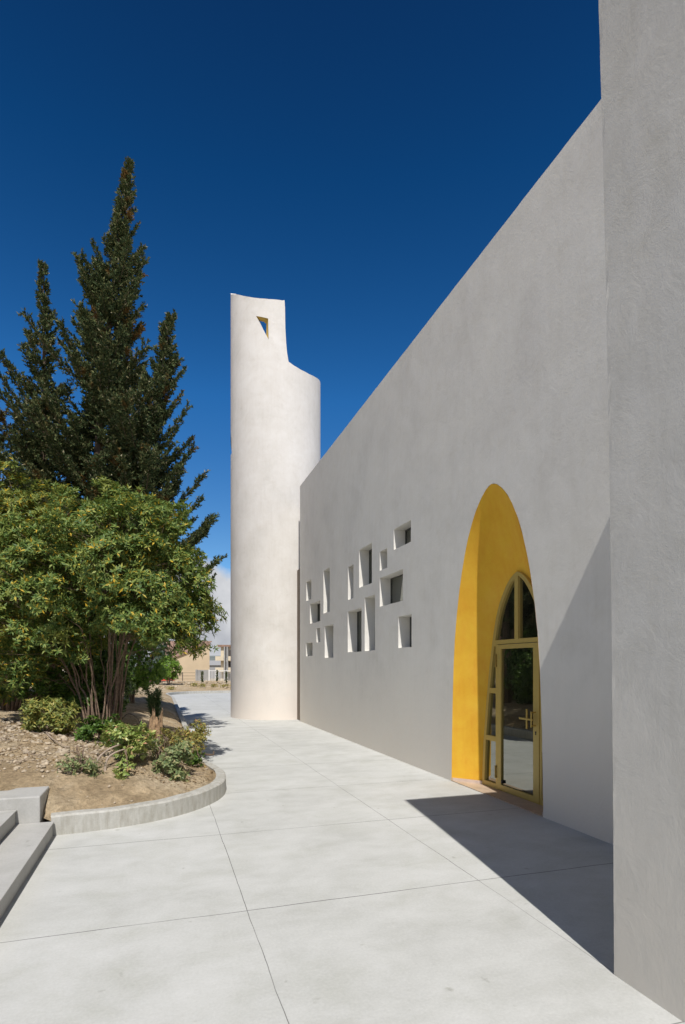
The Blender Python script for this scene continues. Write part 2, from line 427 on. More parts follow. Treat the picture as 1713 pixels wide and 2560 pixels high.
# kerb line, (x, y) along the outer foot of the kerb
near = [(-2.83, 5.53), (-2.50, 5.68), (-2.19, 5.87), (-1.88, 6.16), (-1.66, 6.52), (-1.53, 6.93), (-1.50, 7.32), (-1.58, 7.75), (-1.72, 8.15)]
far = [W(0.66, d)[:2] for d in (9.2, 10.5, 12.5, 15, 18, 21, 24, 27, 29.5)] + [(-9.62, 31.2), (-9.70, 32.4), (-9.45, 33.4), (-8.6, 34.2), (-7.2, 34.8), (-5, 35.3), (-1, 35.9), (6, 36.6)]
KERB = near + far
def smooth_line(p, it=2):
    for _ in range(it):
        q = [p[0]]
        for i in range(len(p) - 1):
            a, b = p[i], p[i + 1]
            q += [(a[0] * .75 + b[0] * .25, a[1] * .75 + b[1] * .25), (a[0] * .25 + b[0] * .75, a[1] * .25 + b[1] * .75)]
        p = q + [p[-1]]
    return p
KERB = smooth_line(KERB)
K = np.array(KERB)
def kerb_dist(x, y):
    a = K[:-1]; b = K[1:]; ab = b - a; p = np.array((x, y))
    t = np.clip(((p - a) * ab).sum(1) / (ab * ab).sum(1), 0, 1)
    return float(np.min(np.hypot(*(p - (a + ab * t[:, None])).T)))

# pavement: one slab in the wall frame so its joints run with the wall
poly = [ND(*p) for p in KERB]
st_corner = ND(-2.83, 5.53)
outline = poly + [(20, poly[-1][1] + 1), (20, -6), (st_corner[0] - 0.25, -6), (st_corner[0] - 0.25, st_corner[1] + 0.1)]
mb = plate(outline, [], lambda n, d: (n, d, 0.0), None)
o = mb.build('pavement', 'pave'); o.rotation_euler = (0, 0, A); recalc(o)
if o.data.polygons[0].normal.z < 0:
    o.data.flip_normals()
tag(o, kind='structure')

def offset_line(L, w):
    out = []
    for i, p in enumerate(L):
        a = L[max(0, i - 1)]; b = L[min(len(L) - 1, i + 1)]
        tx, ty = b[0] - a[0], b[1] - a[1]; l = math.hypot(tx, ty)
        out.append((p[0] - ty / l * w, p[1] + tx / l * w))
    return out
def resample(L, step):
    out = [L[0]]; acc = 0
    for i in range(len(L) - 1):
        a, b = L[i], L[i + 1]; l = math.hypot(b[0] - a[0], b[1] - a[1]); k = max(1, int(round(l / step)))
        for j in range(1, k + 1): out.append((a[0] + (b[0] - a[0]) * j / k, a[1] + (b[1] - a[1]) * j / k))
    return out
KR = resample(KERB, 0.12)
inn = offset_line(KR, 0.13)
kv = []; 
for i, (p, q) in enumerate(zip(KR, inn)):
    far_f = min(1, max(0, (p[1] - 8) / 20)); h = 0.195 - 0.045 * far_f
    h += 0.006 * mnoise.noise((p[0] * 4, p[1] * 4, 0)); e = 0.006 * mnoise.noise((p[0] * 9, p[1] * 9, 3))
    kv += [(p[0], p[1], -0.05), (p[0] + e, p[1] + e, h - 0.018), (p[0] + (q[0] - p[0]) * 0.13, p[1] + (q[1] - p[1]) * 0.13, h), (q[0], q[1], h + 0.004 * mnoise.noise((p[0] * 7, p[1] * 7, 5))), (q[0], q[1], -0.05)]
kf = [(i * 5 + j, (i + 1) * 5 + j, (i + 1) * 5 + j + 1, i * 5 + j + 1) for i in range(len(KR) - 1) for j in range(4)]
kf += [(0, 1, 2, 3, 4)]
o = recalc(mobj('kerb', kv, kf, 'kerb'))
tag(o, 'low rough concrete kerb curving around the soil planting bed', 'kerb')

# soil bed
def soil_h(x, y):
    k = kerb_dist(x, y)
    n, d = ND(x, y)
    base = 0.15 + 0.9 * (1 - math.exp(-k * 0.42)) if y < 33 or n < 0.2 else 0.15 + 0.18 * (1 - math.exp(-k * 0.3))
    f = min(1, max(0, (d - 24) / 12)); base = base * (1 - f) + (0.13 + 0.05 * min(k, 6)) * f
    nn = min(1, k * 3)
    base += nn * (0.05 * mnoise.noise((x * 1.1, y * 1.1, 0)) + 0.03 * mnoise.noise((x * 3.7, y * 3.7, 2)) + 0.032 * mnoise.noise((x * 8, y * 8, 4)))
    if k < 0.13: base = 0.12
    return base
inner = offset_line(KERB, 0.10)
bed = [ND(*p) for p in inner] + [(16, 37.5), (16, 46), (-14, 50), (-14, 6.5), (-1.25, 6.5), (-1.25, ND(*inner[0])[1] - .02)]
rng = random.Random(3)
ex = []
yy = 5.3
while yy < 46:
    st = 0.07 if yy < 9 else (0.16 if yy < 14 else 0.6)
    xx = -7 if yy < 14 else -13.5
    while xx < (0.9 if yy < 34 else 14):
        p = (xx + rng.uniform(-.3, .3) * st, yy + rng.uniform(-.3, .3) * st)
        if inside(bed, *p): ex.append(p)
        xx += st
    yy += st
def sm(n, d):
    x, y, _ = W(n, d); return (x, y, soil_h(x, y))
mb = plate(bed, [], sm, None, ex)
o = recalc(mb.build('soil_bed', 'soil', smooth=True))
if o.data.polygons[0].normal.z < 0: o.data.flip_normals()
tag(o, kind='structure')

# ================================================================== STEPS
n0 = ND(-2.83, 5.53)[0] + 0.02
D1 = 6.12
st = empty('garden_steps', W(n0, 4, 0), label='grey concrete steps climbing left beside the curved kerb', cat='steps')
for i in range(6):
    mb = MB()
    z1 = 0.138 * (i + 1); na = n0 - 0.32 * i
    mb.nbox(na - (0.32 if i < 5 else 2.0), na, -6, D1 - 0.003, -0.05, z1 - 0.012)
    a = bevel(mb.build('riser', 'step', st), 0.004)
    mb = MB(); mb.nbox(na - (0.3175 if i < 5 else 2.0), na + 0.014, -6, D1 - 0.003, z1 - 0.010, z1 + 0.006)
    bevel(mb.build('tread', 'step', st), 0.004)
o = tag(empty('stair_side_wall', W(-1.3, 6.3, 0)), 'stepped concrete side wall at the head of the garden steps', 'low wall')
for i, (a, b, z1) in enumerate([(-1.10, -1.62, 0.395), (-1.623, -2.4, 0.70), (-2.403, -4.5, 1.0)]):
    mb = MB(); mb.nbox(b, a, D1, D1 + 0.5, -0.05, z1)
    bevel(mb.build('block', 'step', o), 0.012)

# ================================================================== CHURCH
church = empty('church_hall', W(WALL_N, 2.46, 0), label='long grey plastered church hall with small splayed windows and yellow arched doorway', cat='building')
q = 0.9876
def zz(z): return 1.65 + (z - 1.65) * q
WIN = [(15.444, 16.02, 3.524, 4.078), (14.523, 15.595, 2.838, 3.39), (13.629, 14.204, 3.006, 4.109), (14.523, 14.895, 2.288, 2.668), (15.316, 16.054, 1.933, 2.312), (13.329, 14.086, 1.858, 2.672), (11.806, 12.184, 3.137, 3.876), (10.662, 11.43, 3.309, 4.114), (11.277, 12.198, 1.957, 2.874), (10.495, 11.081, 1.958, 3.059), (9.862, 10.235, 3.481, 3.845), (9.137, 10.235, 2.789, 3.341), (8.81, 9.543, 3.748, 4.117), (8.779, 9.336, 1.968, 2.522)]
WIN = [(a * q, b * q, zz(c), zz(d)) for a, b, c, d in WIN]
AC = 6.36 * q
OUT = [(0, 1.035), (.5, 1.028), (1.05, 1.01), (1.63, .98), (2.04, .94), (2.35, .89), (2.7, .815), (2.95, .745), (3.2, .66), (3.4, .575), (3.6, .46), (3.74, .36), (3.85, .25), (3.93, .14), (3.965, .06)]
OUT = [(zz(z) if z else 0, w * q) for z, w in OUT]
ztop = zz(3.975)
def arch_pts(prof, c, top):
    return [(c + w, z) for z, w in prof] + [(c, top)] + [(c - w, z) for z, w in reversed(prof)]
outer = arch_pts(OUT, AC, ztop)
qi = 0.9885
IC = 6.22 * qi
INN = [(0, .82), (.58, .785), (1.11, .715), (1.5, .655), (1.84, .59), (2.1, .53), (2.32, .465), (2.48, .395), (2.62, .30), (2.73, .21), (2.80, .12), (2.835, .05)]
INN = [(1.65 + (z - 1.65) * qi if z else 0, w * qi) for z, w in INN]
itop = 1.65 + (2.85 - 1.65) * qi
DOOR_N = 4.28
innr = arch_pts(INN, IC, itop)
wall_out = [(16.60, 0)] + jit([(16.60, -0.001), (16.60, WALL_TOP), (2.0, WALL_TOP), (2.0, -0.001)], 0.006, 2, closed=False) + [(2.0, 0)]
wall_out = [(16.60, 0)] + jit([(16.60, 0.0), (16.60, WALL_TOP), (2.0, WALL_TOP), (2.0, 0.0)], 0.006, 2, closed=False)[1:] + [(2.0, 0)]
wall_out += [(p[0], p[1]) for p in jit(list(reversed(outer)), 0.006, 9, closed=False, step=0.10)] + [outer[0]]
holes = [jit([(a, c), (b, c), (b, d), (a, d)], 0.010, 11 + i, step=0.14) for i, (a, b, c, d) in enumerate(WIN)]
TH = 0.26
mb = plate(wall_out, holes, lambda d, z: W(WALL_N, d, z), lambda d, z: W(WALL_N + TH, d, z), rim_outline=False)
# top arris and end face
mb.nbox(WALL_N + 0.002, WALL_N + TH + 0.1, 2.0, 16.598, WALL_TOP - 0.004, WALL_TOP - 0.001)
mb.nbox(WALL_N + 0.002, WALL_N + TH + 0.1, 16.55, 16.599, 0, WALL_TOP - 0.005)
wall = recalc(mb.build('long_wall', 'wall', church))
# body behind
mb = MB()
mb.nbox(WALL_N + TH + 0.101, 14, 16.3, 16.598, 0, WALL_TOP - 0.002)
mb.nbox(14, 14.3, -8, 16.598, 0, WALL_TOP - 0.002)
mb.nbox(WALL_N + TH + 0.101, 14, -8, -7.7, 0, 5.59)
mb.build('rear_walls', 'wall', church)
mb = MB(); mb.nbox(WALL_N + TH + 0.003, 13.998, 1.0, 16.29, 6.6, 6.8); mb.build('roof', 'roofgrey', church)
# entrance block beside the camera (slightly leaning face)
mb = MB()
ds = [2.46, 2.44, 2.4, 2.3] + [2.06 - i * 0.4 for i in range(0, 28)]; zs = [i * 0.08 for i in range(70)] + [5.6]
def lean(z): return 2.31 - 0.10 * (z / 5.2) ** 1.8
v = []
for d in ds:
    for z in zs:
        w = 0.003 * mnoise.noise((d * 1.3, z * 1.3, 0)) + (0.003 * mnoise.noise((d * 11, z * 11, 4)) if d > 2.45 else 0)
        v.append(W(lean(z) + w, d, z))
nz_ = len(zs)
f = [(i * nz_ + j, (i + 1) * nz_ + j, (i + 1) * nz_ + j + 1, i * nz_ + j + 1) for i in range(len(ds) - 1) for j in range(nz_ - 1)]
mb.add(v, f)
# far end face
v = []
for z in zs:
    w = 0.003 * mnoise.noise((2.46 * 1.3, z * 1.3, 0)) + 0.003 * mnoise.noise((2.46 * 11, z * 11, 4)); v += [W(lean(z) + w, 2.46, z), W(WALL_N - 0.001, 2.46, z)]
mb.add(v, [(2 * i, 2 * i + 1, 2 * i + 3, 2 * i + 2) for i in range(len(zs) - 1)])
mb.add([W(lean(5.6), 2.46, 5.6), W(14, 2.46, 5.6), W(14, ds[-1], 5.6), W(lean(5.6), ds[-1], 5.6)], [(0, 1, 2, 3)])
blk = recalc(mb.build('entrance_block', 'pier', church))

# windows
wl = ['tall narrow'] 
for i, (a, b, c, d) in enumerate(WIN):
    w = mobj('window', [W(WALL_N + 0.235, a - .01, c - .01), W(WALL_N + 0.235, b + .01, c - .01), W(WALL_N + 0.235, b + .01, d + .01), W(WALL_N + 0.235, a - .01, d + .01)], [(0, 1, 2, 3)], 'wglass', church)
    mb = MB(); e = 0.018
    for (p0, p1, z0, z1) in ((a, a + e, c, d), (b - e, b, c, d), (a + e, b - e, c, c + e), (a + e, b - e, d - e, d)):
        mb.nbox(WALL_N + 0.218, WALL_N + 0.232, p0, p1, z0, z1)
    mb.build('window_frame', simple('frame_dark', (0.12, 0.12, 0.11), 0.5) if i == 0 else M['frame'], w)
    if i == 0: M['frame'] = bpy.data.materials['frame_dark']

# yellow splayed reveal
def arclen(pts, N):
    L = [0]
    for i in range(1, len(pts)): L.append(L[-1] + math.hypot(pts[i][0] - pts[i - 1][0], pts[i][1] - pts[i - 1][1]))
    out = []
    for k in range(N + 1):
        s = L[-1] * k / N; j = max(1, min(len(pts) - 1, next((i for i, l in enumerate(L) if l >= s - 1e-9), len(pts) - 1)))
        t = (s - L[j - 1]) / (L[j] - L[j - 1]); a, b = pts[j - 1], pts[j]
        out.append((a[0] + (b[0] - a[0]) * t, a[1] + (b[1] - a[1]) * t))
    return out
def smooth_arch(pts, it=2):
    return smooth_line(pts, it)
NA = 72
ha = len(outer) // 2
def half_split(pts, top):
    h = len(pts) // 2
    return arclen(pts[:h + 1], NA // 2), arclen(pts[h:], NA // 2)
o1, o2 = half_split(outer, ztop); i1, i2 = half_split(innr, itop)
OA = o1 + o2[1:]; IA = i1 + i2[1:]
v = []; nr = 5
for k in range(nr):
    t = k / (nr - 1)
    for a, b in zip(OA, IA):
        v.append(W(WALL_N - 0.001 + (DOOR_N + 0.03 - WALL_N) * t, a[0] + (b[0] - a[0]) * t, a[1] + (b[1] - a[1]) * t))
n_ = len(OA)
f = [(k * n_ + i, k * n_ + i + 1, (k + 1) * n_ + i + 1, (k + 1) * n_ + i) for k in range(nr - 1) for i in range(n_ - 1)]
recalc(mobj('door_reveal', v, f, 'yellow', church, smooth=True))
# stone skirting and sill
for (P, Q) in (((outer[0][0], innr[0][0]), 1), ((outer[-1][0], innr[-1][0]), -1)):
    a0, b0 = P
    s_ = Q
    mb = MB(); mb.hexa([W(WALL_N + .004, a0 - .001 * s_, 0), W(DOOR_N, b0 - .001 * s_, 0), W(DOOR_N, b0 - .018 * s_, 0), W(WALL_N + .004, a0 - .018 * s_, 0),
             W(WALL_N + .004, a0 - .001 * s_, .052), W(DOOR_N, b0 - .001 * s_, .052), W(DOOR_N, b0 - .018 * s_, .052), W(WALL_N + .004, a0 - .018 * s_, .052)]); recalc(mb.build('skirting', 'skirt', church))

mb = MB(); mb.hexa([W(WALL_N - .002, outer[-1][0], -.02), W(WALL_N - .002, outer[0][0], -.02), W(DOOR_N + .3, outer[0][0], -.02), W(DOOR_N + .3, outer[-1][0], -.02),
                    W(WALL_N - .002, outer[-1][0], .012), W(WALL_N - .002, outer[0][0], .012), W(DOOR_N + .3, outer[0][0], .012), W(DOOR_N + .3, outer[-1][0], .012)])
recalc(mb.build('door_sill', 'sill', church))

# arched glazed doorway
def I(z): return 1.65 + (z - 1.65) * qi
def iw(z):   # half width of inner arch at z
    P = INN + [(itop, 0)]
    for (z0, w0), (z1, w1) in zip(P, P[1:]):
        if z0 <= z <= z1: return w0 + (w1 - w0) * (z - z0) / (z1 - z0)
    return 0
fw = 0.055
leafR, leafL = 5.766 * qi, 6.655 * qi
tz0, tz1 = I(1.94), I(1.996)
postL = 6.70 * qi
def arc_side(sgn, z0, z1, inset, k=10):
    return [(IC + sgn * max(0, iw(z0 + (z1 - z0) * j / k) - inset), z0 + (z1 - z0) * j / k) for j in range(k + 1)]
mulL, mulR = 6.272 * qi, 6.197 * qi
zt = itop - 0.075
def up(z, s):  # inset arch for fanlight
    return IC + s * (iw(z) - 0.05)
def fan(sgn, edge):
    pts = []
    k = 16
    for j in range(k + 1):
        z = tz1 + 0.0 + (itop - 0.06 - tz1) * j / k
        x = IC + sgn * max(iw(min(itop, z + 0.025)) - 0.055, 0)
        if (x - edge) * sgn > 0.01: pts.append((x, z))
    last = pts[-1]
    pts.append((edge, min(itop - 0.06, last[1] + 0.02)))
    pts.append((edge, tz1))
    return pts
fanL, fanR = fan(1, mulL), fan(-1, mulR)
def side(z0, z1):
    return [(postL, z0), (IC + iw(z0) - fw, z0), (IC + iw((z0 + z1) / 2) - fw, (z0 + z1) / 2), (IC + iw(z1) - fw, z1), (postL, z1)]
S1 = side(I(0.06), I(0.628)); S2 = side(I(0.696), I(1.279))
S3 = side(I(1.35), I(1.915))
def rside(z0, z1):
    return [(leafR - 0.04, z0), (IC - iw(z0) + fw, z0), (IC - iw(z1) + fw, z1), (leafR - 0.04, z1)]
R1 = rside(I(0.06), I(0.628)); R2 = rside(I(0.696), I(1.279))
leafhole = [(leafR - 0.004, 0.018), (leafL + 0.004, 0.018), (leafL + 0.004, tz0), (leafR - 0.004, tz0)]
frame_out = arclen(i1, 40) + arclen(i2, 40)[1:]
holesF = [fanL, fanR, S1, S2, S3, R1, R2, leafhole]
fr = empty('door', W(DOOR_N, IC, 0))
fr.parent = church
fr.location = Vector(W(DOOR_N, IC, 0)) - church.location
mb = plate(frame_out, holesF, lambda d, z: W(DOOR_N - 0.015, d, z), lambda d, z: W(DOOR_N + 0.05, d, z))
recalc(mb.build('frame', 'gold', fr))
lf_out = [(leafR, 0.024), (leafL, 0.024), (leafL, tz0 - 0.008), (leafR, tz0 - 0.008)]
gl = [(5.879 * qi, I(.044) + .03), (6.567 * qi, I(.044) + .03), (6.567 * qi, I(1.875)), (5.879 * qi, I(1.875))]
mb = plate(lf_out, [gl], lambda d, z: W(DOOR_N - 0.022, d, z), lambda d, z: W(DOOR_N + 0.04, d, z))
bevel(recalc(mb.build('leaf', 'gold', fr)), 0.003)
def pane(poly, nn, name='glass'):
    g = mobj(name, [W(nn, d, z) for d, z in poly], [tuple(range(len(poly)))], 'glass', fr); return g
pane([(gl[0][0] - .01, gl[0][1] - .01), (gl[1][0] + .01, gl[0][1] - .01), (gl[1][0] + .01, gl[2][1] + .01), (gl[0][0] - .01, gl[2][1] + .01)], DOOR_N + 0.0)
for p in (fanL, fanR, S1, S2, S3, R1, R2): pane(p, DOOR_N + 0.02)
for z0, z1 in ((I(1.635), I(1.806)), (I(.149), I(.311))):
    mb = MB(); mb.tube([W(DOOR_N - .032, 6.675 * qi, z0), W(DOOR_N - .032, 6.675 * qi, z1)], [.011, .011], 10)
    for zc in (z0 + .012, (z0 + z1) / 2, z1 - .012): mb.tube([W(DOOR_N - .032, 6.675 * qi, zc - .012), W(DOOR_N - .032, 6.675 * qi, zc + .012)], [.0135, .0135], 10)
    mb.build('hinge', 'golddark', fr)
# cross-shaped pull
hn = DOOR_N - 0.085
mb = MB()
vd = 5.925 * qi
mb.nbox(hn, hn + .012, vd - .013, vd + .013, I(.886), I(1.124))
mb.nbox(hn - .004, hn + .009, 5.80 * qi, 6.07 * qi, I(.992), I(1.015))
for zc in (I(.93), I(1.09)): mb.nbox(hn + .01, DOOR_N - .018, 5.825 * qi, 5.845 * qi, zc - .008, zc + .008)
mb.nbox(hn + .001, hn + .011, 5.822 * qi, 5.848 * qi, I(.91), I(1.10))
bevel(mb.build('handle', simple('handle_gold', (0.50, 0.37, 0.10), 0.35, 0.3), fr), 0.002)
mb = MB(); mb.tube([W(DOOR_N - .030, 5.824 * qi, I(.853)), W(DOOR_N - .020, 5.824 * qi, I(.853))], [.009, .009], 12); mb.nbox(DOOR_N - .0295, DOOR_N - .021, 5.82 * qi, 5.828 * qi, I(.82), I(.85))
mb.build('keyhole', 'black', fr)
mb = MB(); mb.nbox(DOOR_N - .03, DOOR_N - .002, 6.525 * qi, 6.555 * qi, 0.115, 0.155); bevel(mb.build('door_stop', 'black', fr), 0.003)

# low brown panel for the gap by the tower, its shade put into colour
mb = MB(); mb.nbox(4.035, 4.3, 16.60, 17.28, 0, 4.60); mb.build('link_shade_panel', 'brown', church)

# ================================================================== TOWER
TC = Vector((-2.2, 18.85, 0)); TR = 1.47
tw = empty('bell_tower', TC, label='round cream plastered bell tower with a cut-away curved top and triangular opening', cat='tower')
toward = Vector((2.2, -18.85, 0)).normalized(); right = Vector((18.85, 2.2, 0)).normalized()
def tmap(r): 
    def g(x, z):
        th = x / TR
        p = TC + (right * math.sin(th) + toward * math.cos(th)) * r
        return (p.x, p.y, z)
    return g
prof = [(-180, 11.0), (-150, 11.0), (-130, 11.0), (-112, 11.03), (-103, 11.2), (-98, 11.7), (-94, 12.6), (-91.5, 13.6), (-89.5, 13.86), (-78, 13.62), (-63, 13.41), (-50, 13.22), (-40, 13.07), (-23, 12.89), (-8, 12.83), (7.5, 12.82), (10.2, 12.84), (10.8, 12.6), (11.2, 12.0), (12.2, 11.55), (13.3, 11.25), (15.2, 10.98), (22, 10.90), (32, 10.84), (45, 10.83), (58, 10.88), (70, 10.95), (82, 11.0), (95, 11.0), (140, 11.0), (180, 11.0)]
def dens(p):
    out = []
    for (a, z0), (b, z1) in zip(p, p[1:]):
        k = max(1, int(abs(b - a) / 3))
        out += [(a + (b - a) * j / k, z0 + (z1 - z0) * j / k) for j in range(k)]
    return out + [p[-1]]
prof = dens(smooth_line(prof[:15], 1) + prof[15:])
tout = [(R(a) * TR, z) for a, z in prof]
tout = tout + [(R(180) * TR, 0)] + [(R(a) * TR, 0) for a in range(177, -180, -3)] + [(R(-180) * TR, 0)]
def tri_hole(A_, B_, C_):
    p = []
    for a, b in ((A_, B_), (B_, C_), (C_, A_)):
        for j in range(6): p.append((R(a[0] + (b[0] - a[0]) * j / 6) * TR, a[1] + (b[1] - a[1]) * j / 6))
    return p
h1 = tri_hole((-24.3, 12.36), (-9.2, 12.24), (-8.7, 11.60))
h2 = tri_hole((-110, 8.47), (-73.2, 8.47), (-78, 9.20))
texr = [(R(a) * TR, z) for a in range(-177, 180, 3) for z in np.arange(0.4, 14.2, 0.45)]
def prof_z(a):
    for (a0, z0), (a1, z1) in zip(prof, prof[1:]):
        if a0 <= a <= a1 and a1 > a0: return z0 + (z1 - z0) * (a - a0) / (a1 - a0)
    return 11
texr = [p for p in texr if p[1] < prof_z(math.degrees(p[0] / TR)) - 0.12]
mb = plate(tout, [h1, h2], tmap(TR), tmap(TR - 0.18), texr)
shell = recalc(mb.build('shell', 'tower', tw, smooth=False))
for p in shell.data.polygons:
    p.use_smooth = abs(p.normal.z) < 0.02 and len(p.vertices) == 3
for h in (h1, h2):
    n = len(h); g0, g1 = tmap(TR - 0.001), tmap(TR - 0.181)
    cx = sum(p[0] for p in h) / n; cy = sum(p[1] for p in h) / n
    hh = [(p[0] + (cx - p[0]) * 0.012, p[1] + (cy - p[1]) * 0.012) for p in h]
    h_in = [(p[0] - R(4.2) * TR * (1 if p[0] > R(-14) * TR else 0.15), p[1] - 0.035) for p in hh] if h is h1 else hh
    recalc(mobj('opening_reveal', [g0(*p) for p in hh] + [g1(*p) for p in h_in], [(i, (i + 1) % n, n + (i + 1) % n, n + i) for i in range(n)], 'ochre', tw))
mb = MB(); k = 40
mb.add([(TC.x, TC.y, 10.3)] + [tuple(TC + Vector((math.cos(2 * PI * j / k), math.sin(2 * PI * j / k), 0)) * (TR - 0.19) + Vector((0, 0, 10.3))) for j in range(k)], [(0, 1 + j, 1 + (j + 1) % k) for j in range(k)])
mb.build('deck', 'tower', tw)

# ================================================================== FOLIAGE
def leaves(P, D, Nn, L, Wd, fold=0.25, base_w=0.45):
    """P base points, D directions, Nn up-normals, L lengths, Wd half widths -> verts, faces (pointed folded leaf)"""
    D = D / np.linalg.norm(D, axis=1, keepdims=True)
    S = np.cross(D, Nn); S /= np.maximum(np.linalg.norm(S, axis=1, keepdims=True), 1e-6)
    U = np.cross(S, D)
    L = L[:, None]; Wd = Wd[:, None]
    b = P; t = P + D * L - U * L * 0.10
    m = P + D * L * base_w
    l = m - S * Wd + U * Wd * fold; r = m + S * Wd + U * Wd * fold
    n = len(P)
    v = np.stack([b, l, t, r], 1).reshape(-1, 3)
    i = np.arange(n)[:, None] * 4
    f = np.concatenate([i + np.array([[0, 1, 2]]), i + np.array([[0, 2, 3]])], 1).reshape(-1, 3)
    return v, f
def fast_mesh(name, v, f, m, parent):
    off = np.array(parent_world(parent)); v = v - off
    me = bpy.data.meshes.new(name)
    me.vertices.add(len(v)); me.vertices.foreach_set('co', v.astype(np.float32).ravel())
    me.loops.add(f.size); me.loops.foreach_set('vertex_index', f.astype(np.int32).ravel())
    me.polygons.add(len(f)); me.polygons.foreach_set('loop_start', np.arange(len(f), dtype=np.int32) * f.shape[1])
    me.update(calc_edges=True); me.materials.append(M[m])
    o = bpy.data.objects.new(name, me); C.objects.link(o)
    if parent: o.parent = parent
    return o
def unit(v): return v / np.maximum(np.linalg.norm(v, axis=-1, keepdims=True), 1e-9)

def rosettes(rs, Cn, Up, nleaf, L, Wd, spread=0.9):
    """leaf whorls at points Cn facing Up"""
    n = len(Cn); Up = unit(Up)
    a = unit(np.cross(Up, rs.normal(size=(n, 3)))); b = np.cross(Up, a)
    P, D, N_ = [], [], []
    for k in range(nleaf):
        ph = 2 * PI * k / nleaf * 1.0 + rs.uniform(-.35, .35, n); el = rs.uniform(-0.15, spread, n)
        d = (a * np.cos(ph)[:, None] + b * np.sin(ph)[:, None]) * np.cos(el)[:, None] + Up * np.sin(el)[:, None]
        P.append(Cn + Up * rs.uniform(-.02, .03, n)[:, None]); D.append(d); N_.append(Up + rs.normal(size=(n, 3)) * .15)
    P, D, N_ = map(np.concatenate, (P, D, N_))
    m = len(P)
    return leaves(P, D, N_, L * rs.uniform(.7, 1.2, m), Wd * rs.uniform(.8, 1.2, m))
def merge(parts):
    V, F, o = [], [], 0
    for v, f in parts: V.append(v); F.append(f + o); o += len(v)
    return np.concatenate(V), np.concatenate(F)

def pad_crown(rs, ells, npads, per_pad, nleaf, L, Wd, pad_r=(.16, .34), rmin=.45, keep=None, upbias=.55):
    """crown of many small leafy domes ('pads') spread through ellipsoids"""
    parts = []; pads = []
    vols = np.array([e[3] * e[4] * e[5] for e in ells]) ** .8; vols /= vols.sum()
    while len(pads) < npads:
        e = ells[rs.choice(len(ells), p=vols)]
        d = unit(rs.normal(size=3)); r = rs.uniform(rmin ** 2, 1) ** .5 * (1 + (rs.uniform(0, .16) if rs.uniform() < .25 else 0))
        p = np.array([e[0] + d[0] * e[3] * r, e[1] + d[1] * e[4] * r, e[2] + d[2] * e[5] * r])
        if keep and not keep(p): continue
        pads.append((p, unit(d * np.array([1 / e[3], 1 / e[4], 1 / e[5]]))))
    for p, d in pads:
        R_ = rs.uniform(*pad_r); up = unit(d * (1 - upbias) + np.array([0, 0, upbias]) + rs.normal(size=3) * .2)
        a = unit(np.cross(up, [0.3, .9, .1])); b = np.cross(up, a)
        n = per_pad; rr = np.sqrt(rs.uniform(0, 1, n)) * R_; ph = rs.uniform(0, 2 * PI, n)
        c = p + a * (rr * np.cos(ph))[:, None] + b * (rr * np.sin(ph))[:, None] + up * (R_ * .45 * (1 - (rr / R_) ** 2) + rs.normal(size=n) * .035)[:, None]
        ups = unit(up + (c - p) / R_ * .7 + rs.normal(size=(n, 3)) * .25)
        parts.append(rosettes(rs, c, ups, nleaf, L, Wd))
    v, f = merge(parts)
    return v, f, pads

def branch_path(rs, a, b, sag=0.1, k=7, wig=0.04):
    a, b = np.array(a, float), np.array(b, float); out = []
    for i in range(k):
        t = i / (k - 1); p = a + (b - a) * t
        p[2] += math.sin(PI * t) * sag
        # go up first, spread later
        q = a + (b - a) * np.array([t ** 1.5, t ** 1.5, t ** .85]); p = q + np.array([0, 0, 0])
        if 0 < i < k - 1: p = p + rs.normal(size=3) * wig
        out.append(p)
    return out

def shrub(name, label, cat, base, ells, npads, per, nleaf, L, Wd, m, seed, stems=12, stem_r=.03, pad_r=(.16, .34), keep=None, group=None, rmin=.45, upbias=.55, base_spread=.15):
    rs = np.random.RandomState(seed)
    root = empty(name, base, label=label, cat=cat, group=group)
    v, f, pads = pad_crown(rs, ells, npads, per, nleaf, L, Wd, pad_r, rmin, keep, upbias)
    fast_mesh('foliage', v, f, m, root)
    mb = MB(); nodes = []
    tops = [pads[i][0] for i in rs.permutation(len(pads))]
    e0 = ells[0]
    for s in range(stems):
        t = np.array(tops[s % len(tops)])
        c = np.array(e0[:3]); mid = c + (t - c) * .55; mid[2] = max(mid[2] - e0[5] * .25, base[2] + .3)
        dv = (t - c)[:2] / max(e0[3], .1); b0 = np.array(base) + np.array([dv[0] * base_spread + rs.normal() * base_spread * .25, dv[1] * base_spread + rs.normal() * base_spread * .25, -.08])
        pth = branch_path(rs, b0, mid, k=9, wig=.014)
        r0 = stem_r * rs.uniform(.6, 1.2)
        mb.tube(pth, [r0 * (1 - .6 * i / 8) for i in range(9)], 6)
        nodes += pth[4:]
    if nodes:
        nd = np.array(nodes)
        for p, d in pads:
            j = np.argmin(((nd - p) ** 2).sum(1) + (nd[:, 2] > p[2]) * .3)
            pth = branch_path(rs, nd[j], p, k=5, wig=.03)
            mb.tube(pth, [stem_r * .28 * (1 - .16 * i) for i in range(5)], 4)
    mb.build('stems', 'bark', root, smooth=True)
    return root, pads

